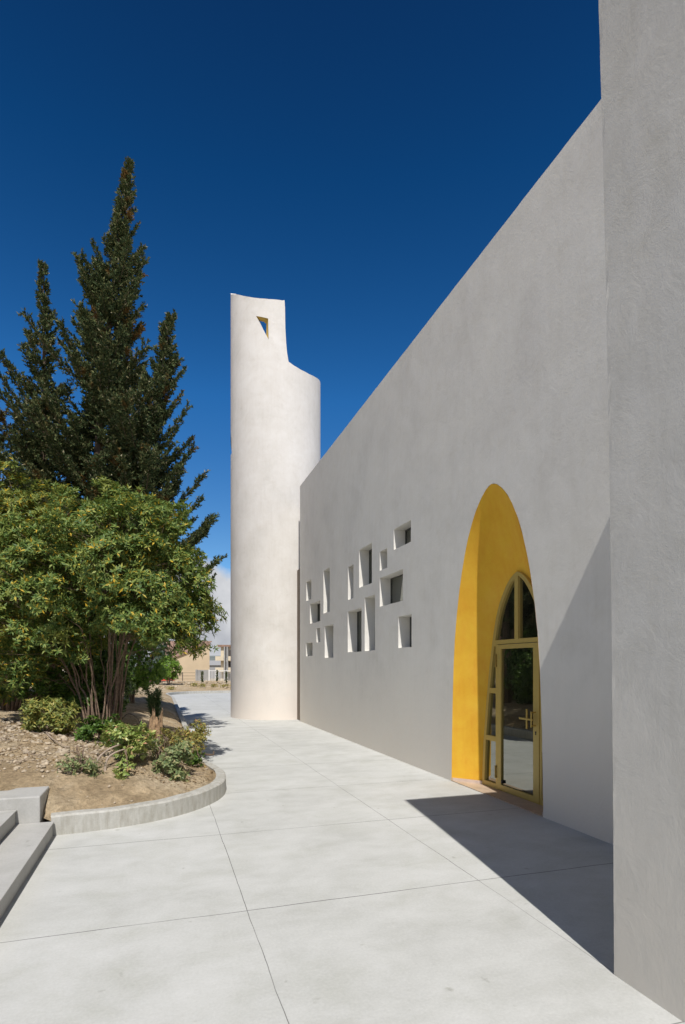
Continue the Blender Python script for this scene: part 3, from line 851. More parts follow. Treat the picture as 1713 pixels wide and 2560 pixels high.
# main leafy shrub on the mound
def keep_main(p):
    u = p[0] / p[1] * 1426 + 856.5
    lim = 2.15 if u < 330 else 1.9
    # umbrella-shaped underside with the stems bare
    rr = math.hypot(p[0] + 3.7, p[1] - 9.0)
    return p[2] > (2.45 if p[0] > -3.9 else 2.0) - rr * (.42 if p[0] > -3.9 else .7) and p[2] > (1.75 if p[0] > -3.9 else (1.35 if p[0] > -4.4 else .95))
base = (-3.72, 9.05, soil_h(-3.72, 9.05))
shrub('leafy_shrub', 'large multi-stemmed evergreen shrub with yellowing leaves, nearest the kerb', 'shrub', base,
      [(-3.62, 9.0, 3.0, 1.5, 1.4, 1.5), (-2.85, 8.9, 2.85, .75, .9, .9), (-4.6, 8.7, 2.55, 1.0, 1.0, 1.2), (-2.6, 8.9, 2.25, .45, .6, .4), (-4.9, 8.9, 1.45, .65, .5, .5)],
      380, 27, 8, .086, .013, 'shrub', 5, pad_r=(.12, .28), stems=34, stem_r=.018, keep=keep_main, rmin=.5, base_spread=.26)
base = (-6.2, 10.6, soil_h(-6.2, 10.6))
shrub('leafy_shrub', 'tall leafy evergreen shrub at the left edge, rising behind the largest one', 'shrub', base,
      [(-6.0, 10.4, 3.35, 1.55, 1.3, 1.9), (-4.9, 10.5, 3.6, .9, .9, 1.0)], 220, 22, 8, .095, .015, 'shrub2', 8, stems=12, stem_r=.04, rmin=.55)
# dark hedge mass behind the stems: three shrubs
for i, (x, y, z, rx, ry, rz, m, lab) in enumerate([
        (-6.3, 11.9, 1.6, 1.5, .9, 1.1, 'hedge', 'dark green bushy shrub low at the left edge behind the others'),
        (-5.35, 12.3, 1.6, .85, .7, 1.0, 'hedge', 'dark green bushy shrub seen between the stems of the largest shrub'),
        (-8.4, 14.0, 2.6, 1.8, .9, 1.7, 'hedge', 'dark green tall shrub far left beneath the conifers')]):
    b = (x, y, soil_h(x, y))
    shrub('bushy_shrub', lab, 'shrub', b, [(x, y, z, rx, ry, rz)], 110, 26, 6, .085, .018, m, 20 + i, stems=5, stem_r=.03, rmin=.6, upbias=.3)

for (nm, lab, x, y, z, rx, rz, m, n, per, L, seed) in [
        ('round_tree', 'bright green rounded bush at the edge of the bare soil, right of the shrub stems', -6.25, 17.0, 1.75, .95, .85, 'bright', 90, 26, .075, 31),
        ('small_tree', 'small bright green tree near the far fence in front of the beige house', -11.6, 38.0, 1.45, .8, .75, 'bright', 50, 24, .10, 32),
        ('small_tree', 'blue-green feathery tree between the bright bush and the beige house', -14.0, 42.0, 2.1, 1.2, 1.5, 'bluegreen', 90, 24, .12, 33)]:
    b = (x, y, soil_h(x, y) if y < 45 else 0)
    shrub(nm, lab, 'tree' if nm != 'round_tree' else 'shrub', b, [(x, y, z, rx, rx, rz)], n, per, 6, L, L * .25, m, seed, stems=5, stem_r=.035, rmin=.5, upbias=.35, base_spread=.04)

# ------------------------------------------------------------------ conifers
def conifer(label, base, apex, Rmax, seed, nlimb, prof_pow=0.8, low=0.06, bend=(0.2, 0), extra=()):
    rs = np.random.RandomState(seed)
    root = empty('cypress_tree', base, label=label, cat='tree', group='dark cypresses behind the shrubs')
    base = np.array(base); apex = np.array(apex); H = apex[2] - base[2]
    def axis(t):
        p = base + (apex - base) * np.array([t ** 1.3, t, t]); p = p + np.array([bend[0] * math.sin(PI * t), 0, 0]); return p
    tr = MB(); tr.tube([axis(t) for t in np.linspace(0, 1, 16)], [max(.008, .17 * (H / 12) * (1 - t) ** .9) for t in np.linspace(0, 1, 16)], 8)
    P, D, N_, Ls, Ws = [], [], [], [], []
    def shoot(a, d, l, w):
        """a leafy shoot: small scale-leaf sprays all around the stem"""
        n = max(5, int(l / .0065)); t = rs.uniform(0, 1, n)
        pos = a + d * (l * t)[:, None] + np.array([0, 0, -1]) * (0.10 * l * t ** 2)[:, None]
        side = unit(rs.normal(size=(n, 3)))
        dd = unit(d * rs.uniform(.5, 1.2, n)[:, None] + side * .8 + np.array([0, 0, .1]))
        P.append(pos); D.append(dd); N_.append(unit(rs.normal(size=(n, 3)))); Ls.append(rs.uniform(.035, .10, n) * w); Ws.append(rs.uniform(.009, .018, n) * w)
    for i in range(nlimb + len(extra)):
        t = low + (1 - low) * (min(i, nlimb - 1) + rs.uniform(0, 1)) / nlimb
        t = min(t, .99)
        env = Rmax * (1 - t) ** prof_pow * (0.75 + .25 * min(1, t / .12))
        az = rs.uniform(0, 2 * PI)
        ln = max(.09, env * rs.uniform(.42, 1.1) * (.78 + .75 * mnoise.noise((az * .9, t * 9.0, seed * 1.7))))
        el = R(14 + 34 * t + rs.uniform(-8, 8))
        if i >= nlimb: t, az, ln, el = extra[i - nlimb]
        a = axis(t); hd = np.array([math.cos(az), math.sin(az), 0])
        m_ = 7; pts = []
        for k in range(m_):
            s = k / (m_ - 1); pts.append(a + hd * ln * s * math.cos(el) + np.array([0, 0, 1]) * (ln * s * math.sin(el) - .16 * ln * math.sin(PI * s) + .12 * ln * s * s))
        tr.tube(pts, [max(.004, .026 * ln / 2 * (1 - k / m_)) for k in range(m_)], 4)
        pts = np.array(pts)
        ns = int(ln / .042) + 4
        for k in range(ns):
            s = .12 + .88 * (k + rs.uniform(0, 1)) / ns; s = min(s, .999); j = min(m_ - 2, int(s * (m_ - 1))); fr_ = s * (m_ - 1) - j
            p = pts[j] * (1 - fr_) + pts[j + 1] * fr_; dl = unit(pts[j + 1] - pts[j])
            sd = np.cross(dl, [0, 0, 1]); sd = unit(sd) * (1 if k % 2 else -1)
            d = unit(dl * rs.uniform(.5, 1.0) + sd * rs.uniform(.2, 1.0) + np.array([0, 0, rs.uniform(-.35, .6)]))
            shoot(p, d, rs.uniform(.12, .30) * (1.15 - .4 * s) * min(1, .28 + ln / 1.3), 1.0)
        shoot(pts[-2], unit(pts[-1] - pts[-2]), ln / 6 + .12 * min(1, ln), 1.0)
    P, D, N_, Ls, Ws = map(np.concatenate, (P, D, N_, Ls, Ws))
    v, f = leaves(P, D, N_, Ls, Ws, .3, .5)
    fast_mesh('crown', v, f, 'conifer', root)
    tr.build('trunk', 'conbark', root)
    return len(P)
tot = 0
tot += conifer('tallest dark cypress with its pointed leaning top, centre of the three', (-5.75, 13.4, .6), (-4.93, 13.2, 13.35), 3.8, 41, 420, .95, bend=(-.25, 0), low=.17)
tot += conifer('slim dark cypress at the left edge, shorter than the tallest', (-7.3, 13.9, .6), (-7.25, 13.8, 11.4), 2.8, 42, 240, .98, bend=(.05, 0), low=.17)
tot += conifer('shortest dark cypress on the right, reaching towards the tower', (-5.2, 13.2, .6), (-3.85, 12.9, 9.6), 3.4, 43, 260, .95, bend=(-.05, 0), low=.29, extra=[(.50, -.15, 1.75, .38), (.47, .2, 1.6, .35), (.52, -.5, 1.4, .4), (.58, 0, 1.35, .5), (.62, .3, 1.25, .55), (.42, -.1, 1.9, .2), (.40, .35, 1.75, .25), (.36, -.4, 1.7, .2), (.33, .1, 2.1, .15), (.30, -.2, 2.2, .18), (.28, .3, 2.0, .2), (.68, -.1, 1.1, .6), (.74, .2, .8, .7)])
tot += conifer('broad dark cypress cut by the left edge of the picture', (-9.0, 14.4, .6), (-9.0, 14.4, 9.0), 2.9, 44, 150, .75, low=.17)
print('conifer leaves', tot)

# ------------------------------------------------------------------ small plants in the bed
def small_plant(name, label, x, y, ells, npads, per, nleaf, L, Wd, m, seed, stems=4, pad_r=(.05, .12), **k):
    z = soil_h(x, y)
    return shrub(name, label, 'plant', (x, y, z), [(x + e[0], y + e[1], z + e[2], e[3], e[4], e[5]) for e in ells], npads, per, nleaf, L, Wd, m, seed, stems=stems, stem_r=.012, pad_r=pad_r, base_spread=.04, **k)
small_plant('leafy_plant', 'yellow-green bushy plant on the bare soil left of the shrub stems', -4.2, 8.1, [(0, 0, .2, .36, .3, .26)], 34, 12, 7, .07, .012, 'pale', 51)
small_plant('leafy_plant', 'leafy low branch cluster reaching left above the yellow-green plant', -4.9, 9.0, [(0, 0, .55, .5, .4, .3), (.6, 0, .5, .4, .3, .3)], 34, 12, 7, .085, .015, 'hedge', 52)
small_plant('fleshy_plant', 'pale green fleshy-leaved plant right behind the kerb, on a bent woody stem', -2.62, 6.95, [(.18, 0, .20, .2, .18, .17), (-.12, .05, .26, .2, .18, .17)], 30, 9, 7, .055, .017, 'succ', 53, stems=6)
small_plant('fleshy_plant', 'grey-green straggling plant near the bend of the kerb', -2.06, 7.0, [(0, 0, .14, .2, .18, .15), (.05, .1, .3, .12, .12, .1)], 22, 8, 7, .055, .014, 'greygreen', 54, stems=6)
small_plant('leafy_plant', 'low pile of leafy cuttings on the soil beside the stair wall', -2.95, 6.45, [(0, 0, .03, .2, .1, .07)], 12, 8, 6, .05, .012, 'greygreen', 55, stems=3)
small_plant('leafy_plant', 'olive and yellow undergrowth at the foot of the stump', -2.66, 8.5, [(0, 0, .15, .3, .4, .2), (.25, .7, .2, .2, .4, .2)], 46, 12, 6, .05, .012, 'olive', 56, stems=8)
small_plant('leafy_plant', 'dark green seedling between the stump and the kerb bend', -2.0, 7.7, [(0, 0, .07, .14, .12, .07)], 10, 8, 6, .05, .014, 'hedge', 57, stems=2)
small_plant('leafy_plant', 'dark leafy plant under the shrub stems', -3.35, 7.9, [(0, 0, .15, .35, .2, .14)], 24, 9, 6, .07, .016, 'hedge', 58, stems=4)
small_plant('leafy_plant', 'small sprig of pale leaves at the foot of the bent stem', -2.5, 6.6, [(0, 0, .05, .07, .06, .05)], 5, 6, 7, .055, .015, 'succ', 59, stems=2)

small_plant('leafy_plant', 'straggly olive weed close to the kerb beyond the bend', -2.28, 8.35, [(0, 0, .16, .22, .3, .18)], 26, 9, 5, .05, .010, 'olive', 71, stems=7)
small_plant('leafy_plant', 'ragged half-dry weed between the fleshy plants', -2.35, 7.35, [(0, 0, .10, .25, .2, .12)], 16, 8, 5, .045, .009, 'greygreen', 72, stems=7)
small_plant('leafy_plant', 'dark leafy tuft in the shade behind the pale fleshy plant', -2.9, 7.6, [(0, 0, .12, .3, .2, .13)], 20, 8, 6, .055, .013, 'hedge', 73, stems=4)
# tall spiky plant
def spiky(label, x, y, h, r, n, L, m, seed, name='spiky_plant'):
    rs = np.random.RandomState(seed); z = soil_h(x, y)
    root = empty(name, (x, y, z), label=label, cat='plant')
    mb = MB(); P, D = [], []
    for i in range(9):
        a = rs.uniform(0, 2 * PI); tip = np.array([x + r * math.cos(a) * rs.uniform(.2, 1), y + r * math.sin(a) * rs.uniform(.2, 1), z + h * rs.uniform(.7, 1)])
        pth = branch_path(rs, (x, y, z - .03), tip, k=6, wig=.01); mb.tube(pth, [.008 * (1 - .12 * k) for k in range(6)], 4)
        pth = np.array(pth)
        for k in range(n // 9):
            s = rs.uniform(.2, 1) * 5; j = min(4, int(s)); p = pth[j] + (pth[j + 1] - pth[j]) * (s - j)
            P.append(p); D.append(unit(unit(pth[j + 1] - pth[j]) * .9 + rs.normal(size=3) * .55))
    P, D = np.array(P), np.array(D); k = len(P)
    v, f = leaves(P, D, unit(rs.normal(size=(k, 3))), L * rs.uniform(.7, 1.2, k), np.full(k, L * .08))
    fast_mesh('foliage', v, f, m, root); mb.build('stems', 'bark', root)
spiky('upright dark green spiky plant growing behind the stump', -3.12, 9.5, .95, .2, 1700, .09, 'spiky', 61)
spiky('dry straw-coloured weeds leaning over the kerb beyond the stump', -2.75, 9.1, .3, .35, 400, .07, 'olive', 62, name='dry_weeds')

# stump with torn upright fibres
sx, sy = -2.88, 8.75; sz = soil_h(sx, sy)
sroot = empty('tree_stump', (sx, sy, sz), label='short broken fibrous palm stump standing in the bed', cat='stump')
rs = np.random.RandomState(7)
v, f = [], []; k = 26; lev = 8
for i in range(lev):
    t = i / (lev - 1)
    for j in range(k):
        a = 2 * PI * j / k; rr = (.115 - .03 * t) * (1 + .16 * math.sin(a * 7 + t) + .06 * rs.normal())
        top = .52 + .12 * math.sin(a * 3 + 1) + .05 * math.sin(a * 9)
        v.append((sx + rr * math.cos(a) + .02 * t, sy + rr * math.sin(a), sz - .05 + t * top))
f = [(i * k + j, i * k + (j + 1) % k, (i + 1) * k + (j + 1) % k, (i + 1) * k + j) for i in range(lev - 1) for j in range(k)]
v.append((sx, sy, sz + .25)); f += [((lev - 1) * k + j, (lev - 1) * k + (j + 1) % k, len(v) - 1) for j in range(k)]
mobj('trunk', v, f, 'stump', sroot)
mb = MB()
for i in range(22):
    a = rs.uniform(-.4, 2 * PI - .4); r_ = .11; b0 = np.array([sx + r_ * math.cos(a), sy + r_ * math.sin(a), sz - .04])
    tip = b0 + np.array([math.cos(a) * rs.uniform(.02, .22) + .06, math.sin(a) * .1, rs.uniform(.15, .4)])
    mb.tube([b0, (b0 + tip) / 2 + np.array([0, 0, .05]), tip], [.006, .005, .002], 4)
mb.build('fibres', 'twig', sroot)

# bent woody stem of the fleshy plant, fallen branches
def limb(label, pts, r, name='fallen_branch', m='twig', parent=None):
    mb = MB(); mb.tube(smooth_line3(pts), [r * (1 - .5 * i / (len(smooth_line3(pts)) - 1)) for i in range(len(smooth_line3(pts)))], 7)
    o = mb.build(name, m, parent, smooth=True)
    if label: tag(o, label, 'branch')
    return o
def smooth_line3(p, it=2):
    p = [np.array(q, float) for q in p]
    for _ in range(it):
        q = [p[0]]
        for i in range(len(p) - 1): q += [p[i] * .75 + p[i + 1] * .25, p[i] * .25 + p[i + 1] * .75]
        p = q + [p[-1]]
    return p
hs = lambda x, y, dz=0: (x, y, soil_h(x, y) + dz)
fp = [o for o in C.objects if o.name.startswith('fleshy_plant')][0]
for a in ([hs(-2.86, 6.55, -.03), hs(-2.84, 6.6, .12), hs(-2.76, 6.7, .2), hs(-2.66, 6.85, .24)], [hs(-2.75, 6.6, -.03), hs(-2.76, 6.65, .1), hs(-2.70, 6.72, .17), hs(-2.6, 6.9, .2)]):
    limb(None, a, .017, 'woody_stem', 'twig', fp)
limb('thin bare branch arching over the shaded soil', [hs(-4.3, 11.0, .0), hs(-4.0, 10.6, .28), hs(-3.7, 10.3, .25), hs(-3.5, 10.1, .02)], .012)
limb('black broken branch end lying over the kerb', [hs(-2.55, 8.6, .04), hs(-2.25, 8.75, .1), (-2.02, 8.95, .24), (-2.08, 9.2, .27)], .022, m='conbark')
limb('dark forked branch on the sand beyond the stump', [hs(-3.15, 10.2, .02), hs(-3.0, 10.6, .12), hs(-2.95, 11.0, .09)], .012, m='conbark')
limb('pale stick lying on the soil near the stair wall', [hs(-3.95, 7.6, .02), hs(-3.7, 7.3, .05), hs(-3.45, 7.15, .02)], .009)

# rubble and stones (uncountable)
def rock_mesh(rs, n, region, size, sink=.3):
    V, F = [], []; off = 0
    ico = []
    import bmesh
    bm = bmesh.new(); bmesh.ops.create_icosphere(bm, subdivisions=1, radius=1); bv = np.array([v.co[:] for v in bm.verts]); bf = np.array([[v.index for v in fc.verts] for fc in bm.faces]); bm.free()
    c = 0
    while c < n:
        x, y = region(rs)
        nn, dd = ND(x, y)
        if not inside(bed, nn, dd) or kerb_dist(x, y) < .16: continue
        s = size * rs.uniform(.35, 1) ** 1.5 * 1.6
        q = bv * (1 + rs.normal(size=(len(bv), 1)) * .24) * np.array([rs.uniform(.7, 1.3), rs.uniform(.7, 1.3), rs.uniform(.45, .8)]) * s
        a = rs.uniform(0, 2 * PI); q = q @ np.array([[math.cos(a), -math.sin(a), 0], [math.sin(a), math.cos(a), 0], [0, 0, 1]])
        V.append(q + np.array([x, y, soil_h(x, y) + s * (.5 - sink)])); F.append(bf + off); off += len(bv); c += 1
    return np.concatenate(V), np.concatenate(F)
rs = np.random.RandomState(71)
v1, f1 = rock_mesh(rs, 900, lambda r: (r.uniform(-5.2, -2.9), r.uniform(6.3, 8.8)), .022)
v2, f2 = rock_mesh(rs, 45, lambda r: (r.uniform(-5.1, -3.2), r.uniform(6.7, 8.2)), .05, .72)
v3, f3 = rock_mesh(rs, 700, lambda r: (r.uniform(-6, -1.5), r.uniform(5.8, 14)), .014)
v4, f4 = rock_mesh(rs, 220, lambda r: (r.uniform(-16, -3), r.uniform(36, 44)), .10)
V, F = merge([(v1, f1), (v2, f2), (v3, f3), (v4, f4)])
o = fast_mesh('rubble', V, F, 'rock', None); tag(o, 'pale limestone rubble and pebbles scattered over the soil', 'stones', kind='stuff')
# leaf litter
n = 6000
xs, ys = rs.uniform(-5.2, -1.6, n), rs.uniform(6.6, 11.5, n)
ok = np.array([inside(bed, *ND(x, y)) and kerb_dist(x, y) > .16 for x, y in zip(xs, ys)])
xs, ys = xs[ok], ys[ok]
P = np.array([(x, y, soil_h(x, y) + .012) for x, y in zip(xs, ys)]); k = len(P)
D = unit(np.stack([rs.normal(size=k), rs.normal(size=k), rs.normal(size=k) * .2], 1))
v, f = leaves(P, D, np.tile([0, 0, 1.], (k, 1)), rs.uniform(.02, .065, k), rs.uniform(.004, .011, k))
M['litter'] = leaf_mat('dry_litter', [(0, (.12, .07, .035)), (.6, (.28, .18, .09)), (.95, (.45, .33, .18)), (1, (.6, .42, .06))], .9, .1)
tag(fast_mesh('leaf_litter', v, f, 'litter', None), 'dry brown leaf litter under the shrubs', 'leaf litter', kind='stuff')

# thin, nearly bare twigs hanging at the right under the shrub
rs = np.random.RandomState(123); sh = [o for o in C.objects if o.name == 'leafy_shrub'][0]; tw_ = MB(); rc = []; ru = []
for i in range(16):
    a = np.array([-3.1 + rs.uniform(-.3, .35), 8.9 + rs.uniform(-.2, .2), 2.15 + rs.uniform(-.1, .35)])
    b = a + np.array([rs.uniform(.35, 1.0), rs.uniform(-.3, .3), rs.uniform(-.55, .05)]); b[0] = min(b[0], -2.15)
    pth = [a + (b - a) * t + np.array([0, 0, .10 * math.sin(PI * t)]) + rs.normal(size=3) * .012 for t in np.linspace(0, 1, 7)]
    tw_.tube(pth, [.007 - .0008 * k for k in range(7)], 4)
    for j in range(3):
        p0 = pth[rs.randint(2, 6)]; p1 = p0 + np.array([rs.uniform(0, .3), rs.uniform(-.2, .2), rs.uniform(-.25, .06)])
        tw_.tube([p0, (p0 + p1) / 2 + rs.normal(size=3) * .02, p1], [.004, .003, .002], 3)
        if rs.uniform() < .6: rc.append(p1); ru.append([rs.uniform(0, 1), rs.normal() * .4, rs.uniform(-.4, .8)])
    rc.append(b); ru.append([1, 0, .2])
tw_.build('hanging_twigs', 'bark', sh)
fast_mesh('twig_leaves', *rosettes(rs, np.array(rc), np.array(ru), 7, .085, .013), 'shrub', sh)

# fallen dry twigs lying about
rs = np.random.RandomState(88); mb = MB()
for i in range(170):
    x, y = rs.uniform(-4.9, -1.8), rs.uniform(6.5, 10.5)
    if not inside(bed, *ND(x, y)) or kerb_dist(x, y) < .3: continue
    a = rs.uniform(0, PI); l = rs.uniform(.06, .3); pts = []
    for t in (-.5, -.1, .3, .5):
        px_, py_ = x + math.cos(a) * l * t + rs.normal() * .008, y + math.sin(a) * l * t + rs.normal() * .008
        pts.append((px_, py_, soil_h(px_, py_) + .012 + rs.uniform(0, .03)))
    mb.tube(pts, [.004, .004, .003, .002], 4)
tag(mb.build('fallen_twigs', 'twig'), 'dry fallen twigs scattered over the planting bed', 'twigs', kind='stuff')

# ================================================================== BACKGROUND
FY = 46.0
# low boundary wall with rail fence
bw = MB(); bw.box(-30, 16, FY + .1, FY + .3, -0.2, .16); tag(bw.build('boundary_wall', 'greywall'), 'long low pale concrete wall beneath the far fence', 'wall')
fence = empty('metal_fence', (-11.8, FY, 0), label='white metal railing fence on the low wall beside the tower', cat='fence')
mb = MB(); mb.box(-10.75, 14, FY - .02, FY + .02, 1.24, 1.30); mb.box(-10.75, 14, FY - .02, FY + .02, .24, .29); mb.build('rail', 'white', fence)
mb = MB(); x = -10.6
while x < 14: mb.box(x, x + .025, FY - .01, FY + .01, .291, 1.239); x += .12
mb.build('bars', 'white', fence)
for x in (-10.75, -10.2, -8.2, -6.2, -4.2, -2.2, 0): MB().box(x - .05, x + .05, FY - .055, FY + .055, .0, 1.36).build('post', 'white', fence)
mb = MB(); mb.box(-11.85, -11.70, FY - .05, FY + .05, 0, 1.36).box(-11.69, -10.82, FY - .01, FY + .01, .1, 1.33); tag(mb.build('sheet_gate', 'greywall'), 'pale grey sheet panel between posts at the end of the railing', 'gate')
ff = empty('wire_fence', (-14, FY, 0), label='dark wire fence with thin posts left of the grey panel', cat='fence')
mb = MB()
for z in (.35, .6, .85, 1.1): mb.tube([(-24, FY, z), (-11.9, FY, z)], [.012, .012], 4)
mb.build('wires', 'shutter', ff)
for i in range(9): MB().tube([(-12.9 - i * 1.3, FY, 0), (-12.9 - i * 1.3, FY, 1.15)], [.03, .03], 6).build('post', 'shutter', ff)

# young staked plants
for i, (x, y) in enumerate([(-9.6, 39.0), (-8.9, 40.5), (-8.05, 39.5)]):
    z = soil_h(x, y); r_ = empty('young_cypress', (x, y, z), label=['thin young cypress sapling, left one of three before the white fence', 'thin young cypress sapling, middle one of three before the white fence', 'thin young cypress sapling next to the tower, before the white fence'][i], cat='sapling', group='saplings before the white fence')
    rs = np.random.RandomState(90 + i); k = 260; t = rs.uniform(0, 1, k)
    P = np.stack([x + rs.normal(size=k) * .03, y + rs.normal(size=k) * .03, z + .1 + t * .75], 1)
    v, f = leaves(P, unit(np.stack([rs.normal(size=k), rs.normal(size=k), np.full(k, 1.2)], 1)), unit(rs.normal(size=(k, 3))), rs.uniform(.08, .14, k), np.full(k, .02))
    fast_mesh('foliage', v, f, 'conifer', r_); MB().tube([(x, y, z - .1), (x, y, z + .9)], [.02, .012], 5).build('trunk', 'bark', r_)
rs = np.random.RandomState(99); tv = []
for i, (x, y) in enumerate([(-9.0, 36.6), (-8.3, 36.9), (-7.6, 36.8), (-10.4, 34.5), (-6.9, 36.7), (-9.7, 37.4)]):
    z = soil_h(x, y); k = 150
    P = np.stack([x + rs.normal(size=k) * .12, y + rs.normal(size=k) * .12, z + rs.uniform(0, .18, k)], 1)
    tv.append(leaves(P, unit(np.stack([rs.normal(size=k), rs.normal(size=k), np.full(k, 1.)], 1)), unit(rs.normal(size=(k, 3))), rs.uniform(.06, .12, k), np.full(k, .02)))
tag(fast_mesh('ground_cover', *merge(tv), 'olive', None), 'sparse low greenery on the sandy strip behind the far kerb', 'ground cover', kind='stuff')

def upx(u, Y): return (u - 856.5) / 1426 * Y
# beige house with brown roof
HY = 90
hs_ = empty('beige_house', (upx(480, HY), HY, -1.6), label='beige rendered house with brown tiled roof beyond the fence', cat='house')
x0, x1 = upx(440, HY), upx(524, HY); xw = upx(385, HY)
mb = MB()
fr0 = [(x0, HY, -2), (x1, HY, -2), (x1, HY, 5.0), (x0 + 2.6, HY, 4.0), (x0, HY, 2.95)]; bk = [(a - 2.5, HY + 10, c) for a, b, c in fr0]
mb.add(fr0 + bk, [(0, 1, 2, 3, 4), (9, 8, 7, 6, 5), (0, 5, 6, 1), (1, 6, 7, 2), (4, 9, 5, 0)])
mb.box(xw, x0 - .002, HY + 1.6, HY + 9, -2, 2.6)
recalc(mb.build('walls', 'beige', hs_))
mb = MB(); mb.hexa([(x0 - .3, HY - .25, 2.86), (x1 + .2, HY - .25, 5.1), (x1 - 2.3, HY + 10.2, 5.1), (x0 - 2.8, HY + 10.2, 2.86), (x0 - .3, HY - .25, 3.02), (x1 + .2, HY - .25, 5.26), (x1 - 2.3, HY + 10.2, 5.26), (x0 - 2.8, HY + 10.2, 3.02)])
mb.hexa([(xw - .4, HY + 1.0, 2.62), (x0 - .1, HY + 1.0, 2.62), (x1 - 1, HY + 6, 5.7), (xw - .4, HY + 6, 5.7), (xw - .4, HY + 1.0, 2.75), (x0 - .1, HY + 1.0, 2.75), (x1 - 1, HY + 6, 5.85), (xw - .4, HY + 6, 5.85)])
mb.build('roof', 'tile', hs_)
wf = MB().box(upx(413, HY + 1.5), upx(437, HY + 1.5), HY + 1.5, HY + 1.595, 1.75, 2.55).build('window', 'shutter', hs_)
mb = MB()
for u in (413, 421, 425.5, 430, 437): mb.box(upx(u, HY + 1.5) - .05, upx(u, HY + 1.5) + .05, HY + 1.44, HY + 1.495, 1.7, 2.6)
mb.box(upx(412, HY + 1.5), upx(438, HY + 1.5), HY + 1.40, HY + 1.439, 1.62, 1.75); mb.box(upx(418, HY + 1.5), upx(432, HY + 1.5), HY + 1.46, HY + 1.497, 2.1, 2.2)
mb.build('window_frame', 'white', wf)
MB().box(upx(433, HY) - .2, upx(437, HY), HY + 1.55, HY + 1.60, .1, 1.0).build('window', 'shutter', hs_)
# tan yard wall in front of the house
tag(MB().box(upx(440, 78), upx(522, 78), 78, 78.3, -1.6, .62).build('yard_wall', 'beige'), 'plain tan yard wall below the beige house', 'wall')

# apartment block partly behind the tower
AY = 130
ab = empty('apartment_building', (upx(560, AY), AY, -2.8), label='cream apartment block with stacked balconies partly hidden by the tower', cat='building')
mb = MB(); ax0 = upx(552, AY); mb.box(ax0, ax0 + 16, AY, AY + 12, -3, 6.0); mb.build('walls', 'cream', ab)
MB().box(ax0 - .6, ax0 + 16.4, AY - .6, AY + 12.4, 6.001, 6.45).build('roof', 'tile', ab)
for k_, z in enumerate((-2.0, .75, 3.3)):
    for j in range(4):
        xx = ax0 + 1.0 + j * 3.6
        w_ = MB().box(xx, xx + 1.3, AY - .06, AY - .002, z + .1, z + 1.9).build('window', 'shutter', ab)
        MB().box(xx - .08, xx + 1.38, AY - .12, AY - .061, z, z + .1).build('window_sill', 'white', w_)
    if k_:
        MB().box(ax0 - 1.0, ax0 + .9, AY - 1.1, AY - .13, z - .45, z + .55).build('balcony', 'cream', ab)
        MB().box(ax0 + 1.9, ax0 + 5, AY - 1.1, AY - .13, z - .45, z + .55).build('balcony', 'cream', ab)
for xx in (ax0 + .95, ax0 + 1.55): MB().box(xx, xx + .3, AY - 1.2, AY - .13, -3, 6.0).build('pillar', 'greywall', ab)
# a further grey roofed house between them
g_ = empty('distant_house', (upx(536, 200), 200, -2.8), label='tiny grey house in the gap between beige house and apartment block', cat='house')
MB().box(upx(521, 200), upx(556, 200), 200, 210, -3, 1.9).build('walls', 'roofgrey', g_)
MB().hexa([(upx(520, 200), 199.5, 1.901), (upx(557, 200), 199.5, 1.901), (upx(557, 200), 210.5, 1.901), (upx(520, 200), 210.5, 1.901), (upx(520, 200), 203, 3.6), (upx(557, 200), 203, 3.6), (upx(557, 200), 207, 3.6), (upx(520, 200), 207, 3.6)]).build('roof', 'roofgrey', g_)

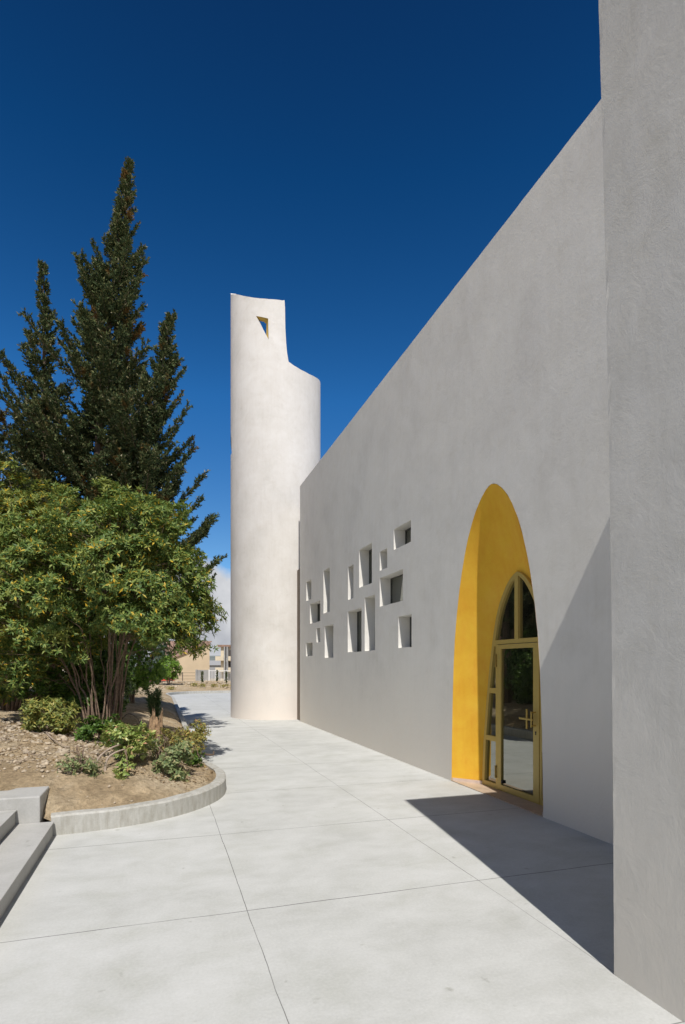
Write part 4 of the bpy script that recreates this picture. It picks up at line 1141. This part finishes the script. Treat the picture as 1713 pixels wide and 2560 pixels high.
# red parked car behind the fence
cy = 75; cx0 = upx(360, cy); cz = gz(75)
car = empty('parked_car', (cx0 + 1.9, cy, cz), label='small red car parked beyond the fence, half hidden by trees', cat='car')
L_ = [(0, .35), (0, .75), (.25, .85), (.9, .95), (1.35, 1.4), (2.6, 1.42), (3.15, .98), (3.75, .85), (3.85, .6), (3.85, .3)]
v = [(cx0 + a, cy + w_, cz + b) for w_ in (-.8, .8) for a, b in L_]; n = len(L_)
recalc(mobj('body', v, [tuple(range(n)), tuple(range(2 * n - 1, n - 1, -1))] + [(i, (i + 1) % n, n + (i + 1) % n, n + i) for i in range(n)], 'red', car))
MB().add([(cx0 + a, cy - .812, cz + b) for a, b in ((1.05, .97), (1.42, 1.33), (2.55, 1.35), (2.98, .99))], [(0, 1, 2, 3)]).build('window', 'shutter', car)
for xx in (.75, 3.05):
    mb = MB(); mb.tube([(cx0 + xx, cy - .83, cz + .31), (cx0 + xx, cy - .6, cz + .31)], [.31, .31], 18); w_ = mb.build('wheel', 'black', car)
    MB().tube([(cx0 + xx, cy - .845, cz + .31), (cx0 + xx, cy - .831, cz + .31)], [.17, .17], 14).build('rim', 'white', w_)

# distant hills
mb = MB(); hv = []; nn_ = 160
for i in range(nn_):
    a = R(-75 + 150 * i / (nn_ - 1)); r_ = 1900
    h = 26 + 30 * abs(mnoise.noise((i * .05, 0, 0))) + 10 * mnoise.noise((i * .21, 5, 0))
    hv += [(r_ * math.sin(a), r_ * math.cos(a), -3), (r_ * 1.1 * math.sin(a), r_ * 1.1 * math.cos(a), h), (r_ * 1.4 * math.sin(a), r_ * 1.4 * math.cos(a), -3)]
mb.add(hv, [(3 * i + k, 3 * i + k + 1, 3 * i + 4 + k, 3 * i + 3 + k) for i in range(nn_ - 1) for k in (0, 1)])
tag(recalc(mb.build('hills', 'hill', smooth=True)), kind='structure')

# terrace wall and pink building beyond the garden at the left (also mirrored in the door glass)
gw = empty('garden_wall', W(-7.2, 4, 0), label='grey retaining wall with railing behind the garden, mirrored in the door', cat='wall')
mb = MB(); mb.nbox(-7.5, -7.2, -6, 22, 0, 2.1); mb.nbox(-9.8, -9.5, -6, 22, 0, 3.2); mb.nbox(-9.499, -7.501, -6, 22, 0, 2.0); mb.build('masonry', 'greywall', gw)
mb = MB(); mb.nbox(-9.66, -9.62, -6, 22, 4.3, 4.35)
d = -6
while d < 22: mb.nbox(-9.655, -9.625, d, d + .03, 3.201, 4.299); d += .15
mb.build('railing', 'white', gw)
pb = empty('pink_building', W(-20, 30, 0), label='pink rendered building glimpsed through gaps in the foliage at far left', cat='building')
MB().nbox(-34, -16, 22, 44, -.1, 9.5).build('walls', 'pink', pb)
MB().nbox(-34.5, -15.5, 21.5, 44.5, 9.501, 10.1).build('roof', 'tile', pb)
for d in (24, 28, 32, 36, 40):
    for z in (1.5, 5.0): MB().nbox(-15.999, -15.95, d, d + 1.3, z, z + 1.7).build('window', 'shutter', pb)
